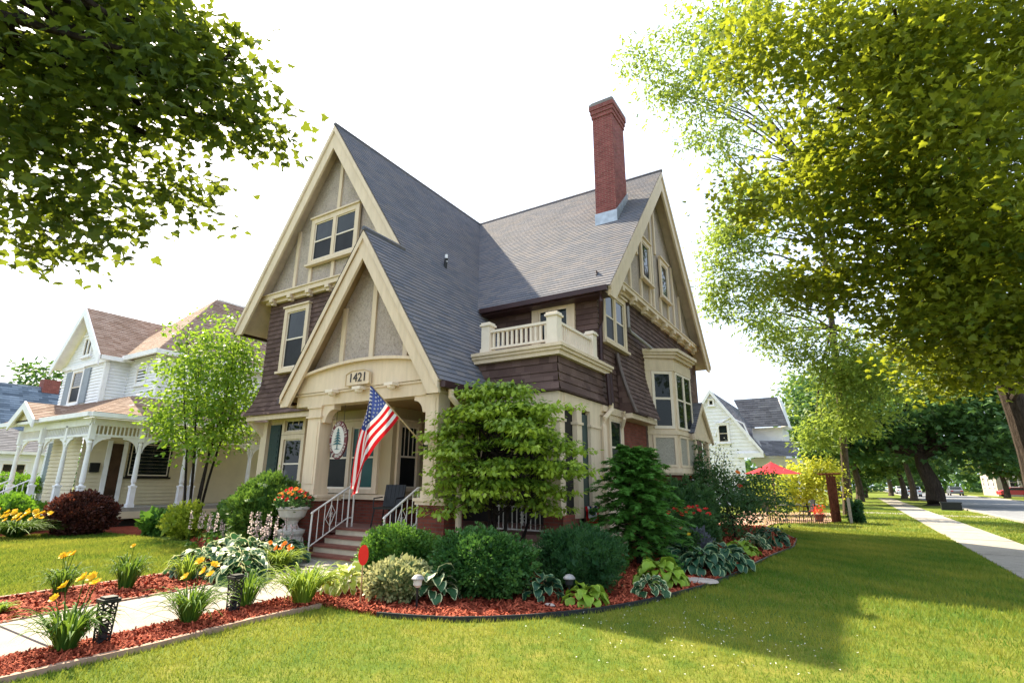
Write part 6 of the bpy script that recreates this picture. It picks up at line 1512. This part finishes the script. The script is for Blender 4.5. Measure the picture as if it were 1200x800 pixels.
# far wood closing the horizon
P_ = []
for k in range(190):
    a = -1.35+2.6*k/190; d = 185+30*math.sin(k*1.7); P_.append(ellipsoid_points((d*math.sin(a), d*math.cos(a), 4.6), (7, 4, 4.8), 9, .2))
v, f, r = cluster_leaves(np.concatenate(P_), 22, 2.6, .8, 1.7, 'oval'); o = np_mesh('far_wood', v, f, M['maplefar'], None, r, loc=(0, 0, 0)); tag(o, 'distant belt of trees along the horizon', 'trees', kind='stuff')
for i, (z0, z1) in enumerate(((7.6, 8.1), (6.4, 6.9))):
    m = MB(); m.tube([(-2+40*k/20, 66-.5*k/20, z0+(z1-z0)*k/20-.4*math.sin(k/20*PI)) for k in range(21)], .03, 5)
    tag(m.build('power_line', M['grey']), ('upper', 'lower')[i]+' of two power lines running behind the right trees', 'cable', 'overhead lines')

# ================================================================== LIGHT, CAMERA
S = V((-.97, .26, 1.0)).normalized()
sun = bpy.data.lights.new('Sun', 'SUN'); sun.energy = 4.5; sun.angle = math.radians(.6); sun.color = (1, .88, .66)
so_ = bpy.data.objects.new('sun', sun); COL.objects.link(so_); so_.rotation_euler = S.to_track_quat('Z', 'Y').to_euler(); so_.location = (-40, 10, 40)
wd = bpy.data.worlds.new('World'); scene.world = wd; wd.use_nodes = True; nt = wd.node_tree; nt.nodes.clear()
sky = nt.nodes.new('ShaderNodeTexSky'); sky.sky_type = 'NISHITA'; sky.sun_disc = False; sky.sun_elevation = math.asin(S.z); sky.sun_rotation = math.atan2(S.x, S.y); sky.air_density = 1.2; sky.dust_density = 5.; sky.ozone_density = .6
bg = nt.nodes.new('ShaderNodeBackground'); bg.inputs[1].default_value = .070; ou = nt.nodes.new('ShaderNodeOutputWorld')
hz = nt.nodes.new('ShaderNodeMix'); hz.data_type = 'RGBA'; hz.inputs[0].default_value = .6; hz.inputs[7].default_value = (7.4, 8.6, 10.4, 1)   # bright milky summer haze over the blue
nt.links.new(sky.outputs[0], hz.inputs[6]); nt.links.new(hz.outputs[2], bg.inputs[0]); nt.links.new(bg.outputs[0], ou.inputs[0])

yaw, pit, rol = -.5599, .2598, .0074
fwd = V((math.sin(yaw)*math.cos(pit), math.cos(yaw)*math.cos(pit), math.sin(pit))); rr_ = V((math.cos(yaw), -math.sin(yaw), 0)); uu_ = rr_.cross(fwd)
rt = rr_*math.cos(rol)+uu_*math.sin(rol); up = uu_*math.cos(rol)-rr_*math.sin(rol)
cam = bpy.data.cameras.new('Camera'); cam.sensor_width = 36; cam.lens = 36*619.33/1200; cam.clip_end = 1500; cam.clip_start = .05
co = bpy.data.objects.new('camera', cam); COL.objects.link(co)
from mathutils import Matrix
co.matrix_world = Matrix(((rt.x, up.x, -fwd.x, 0), (rt.y, up.y, -fwd.y, 0), (rt.z, up.z, -fwd.z, 1.65), (0, 0, 0, 1)))
scene.camera = co
scene.view_settings.view_transform = 'Standard'; scene.view_settings.look = 'None'; scene.view_settings.exposure = 1.82; scene.view_settings.gamma = 1
scene.cycles.max_bounces = 6; scene.cycles.diffuse_bounces = 3; scene.cycles.glossy_bounces = 2; scene.cycles.transparent_max_bounces = 4; scene.cycles.transmission_bounces = 4
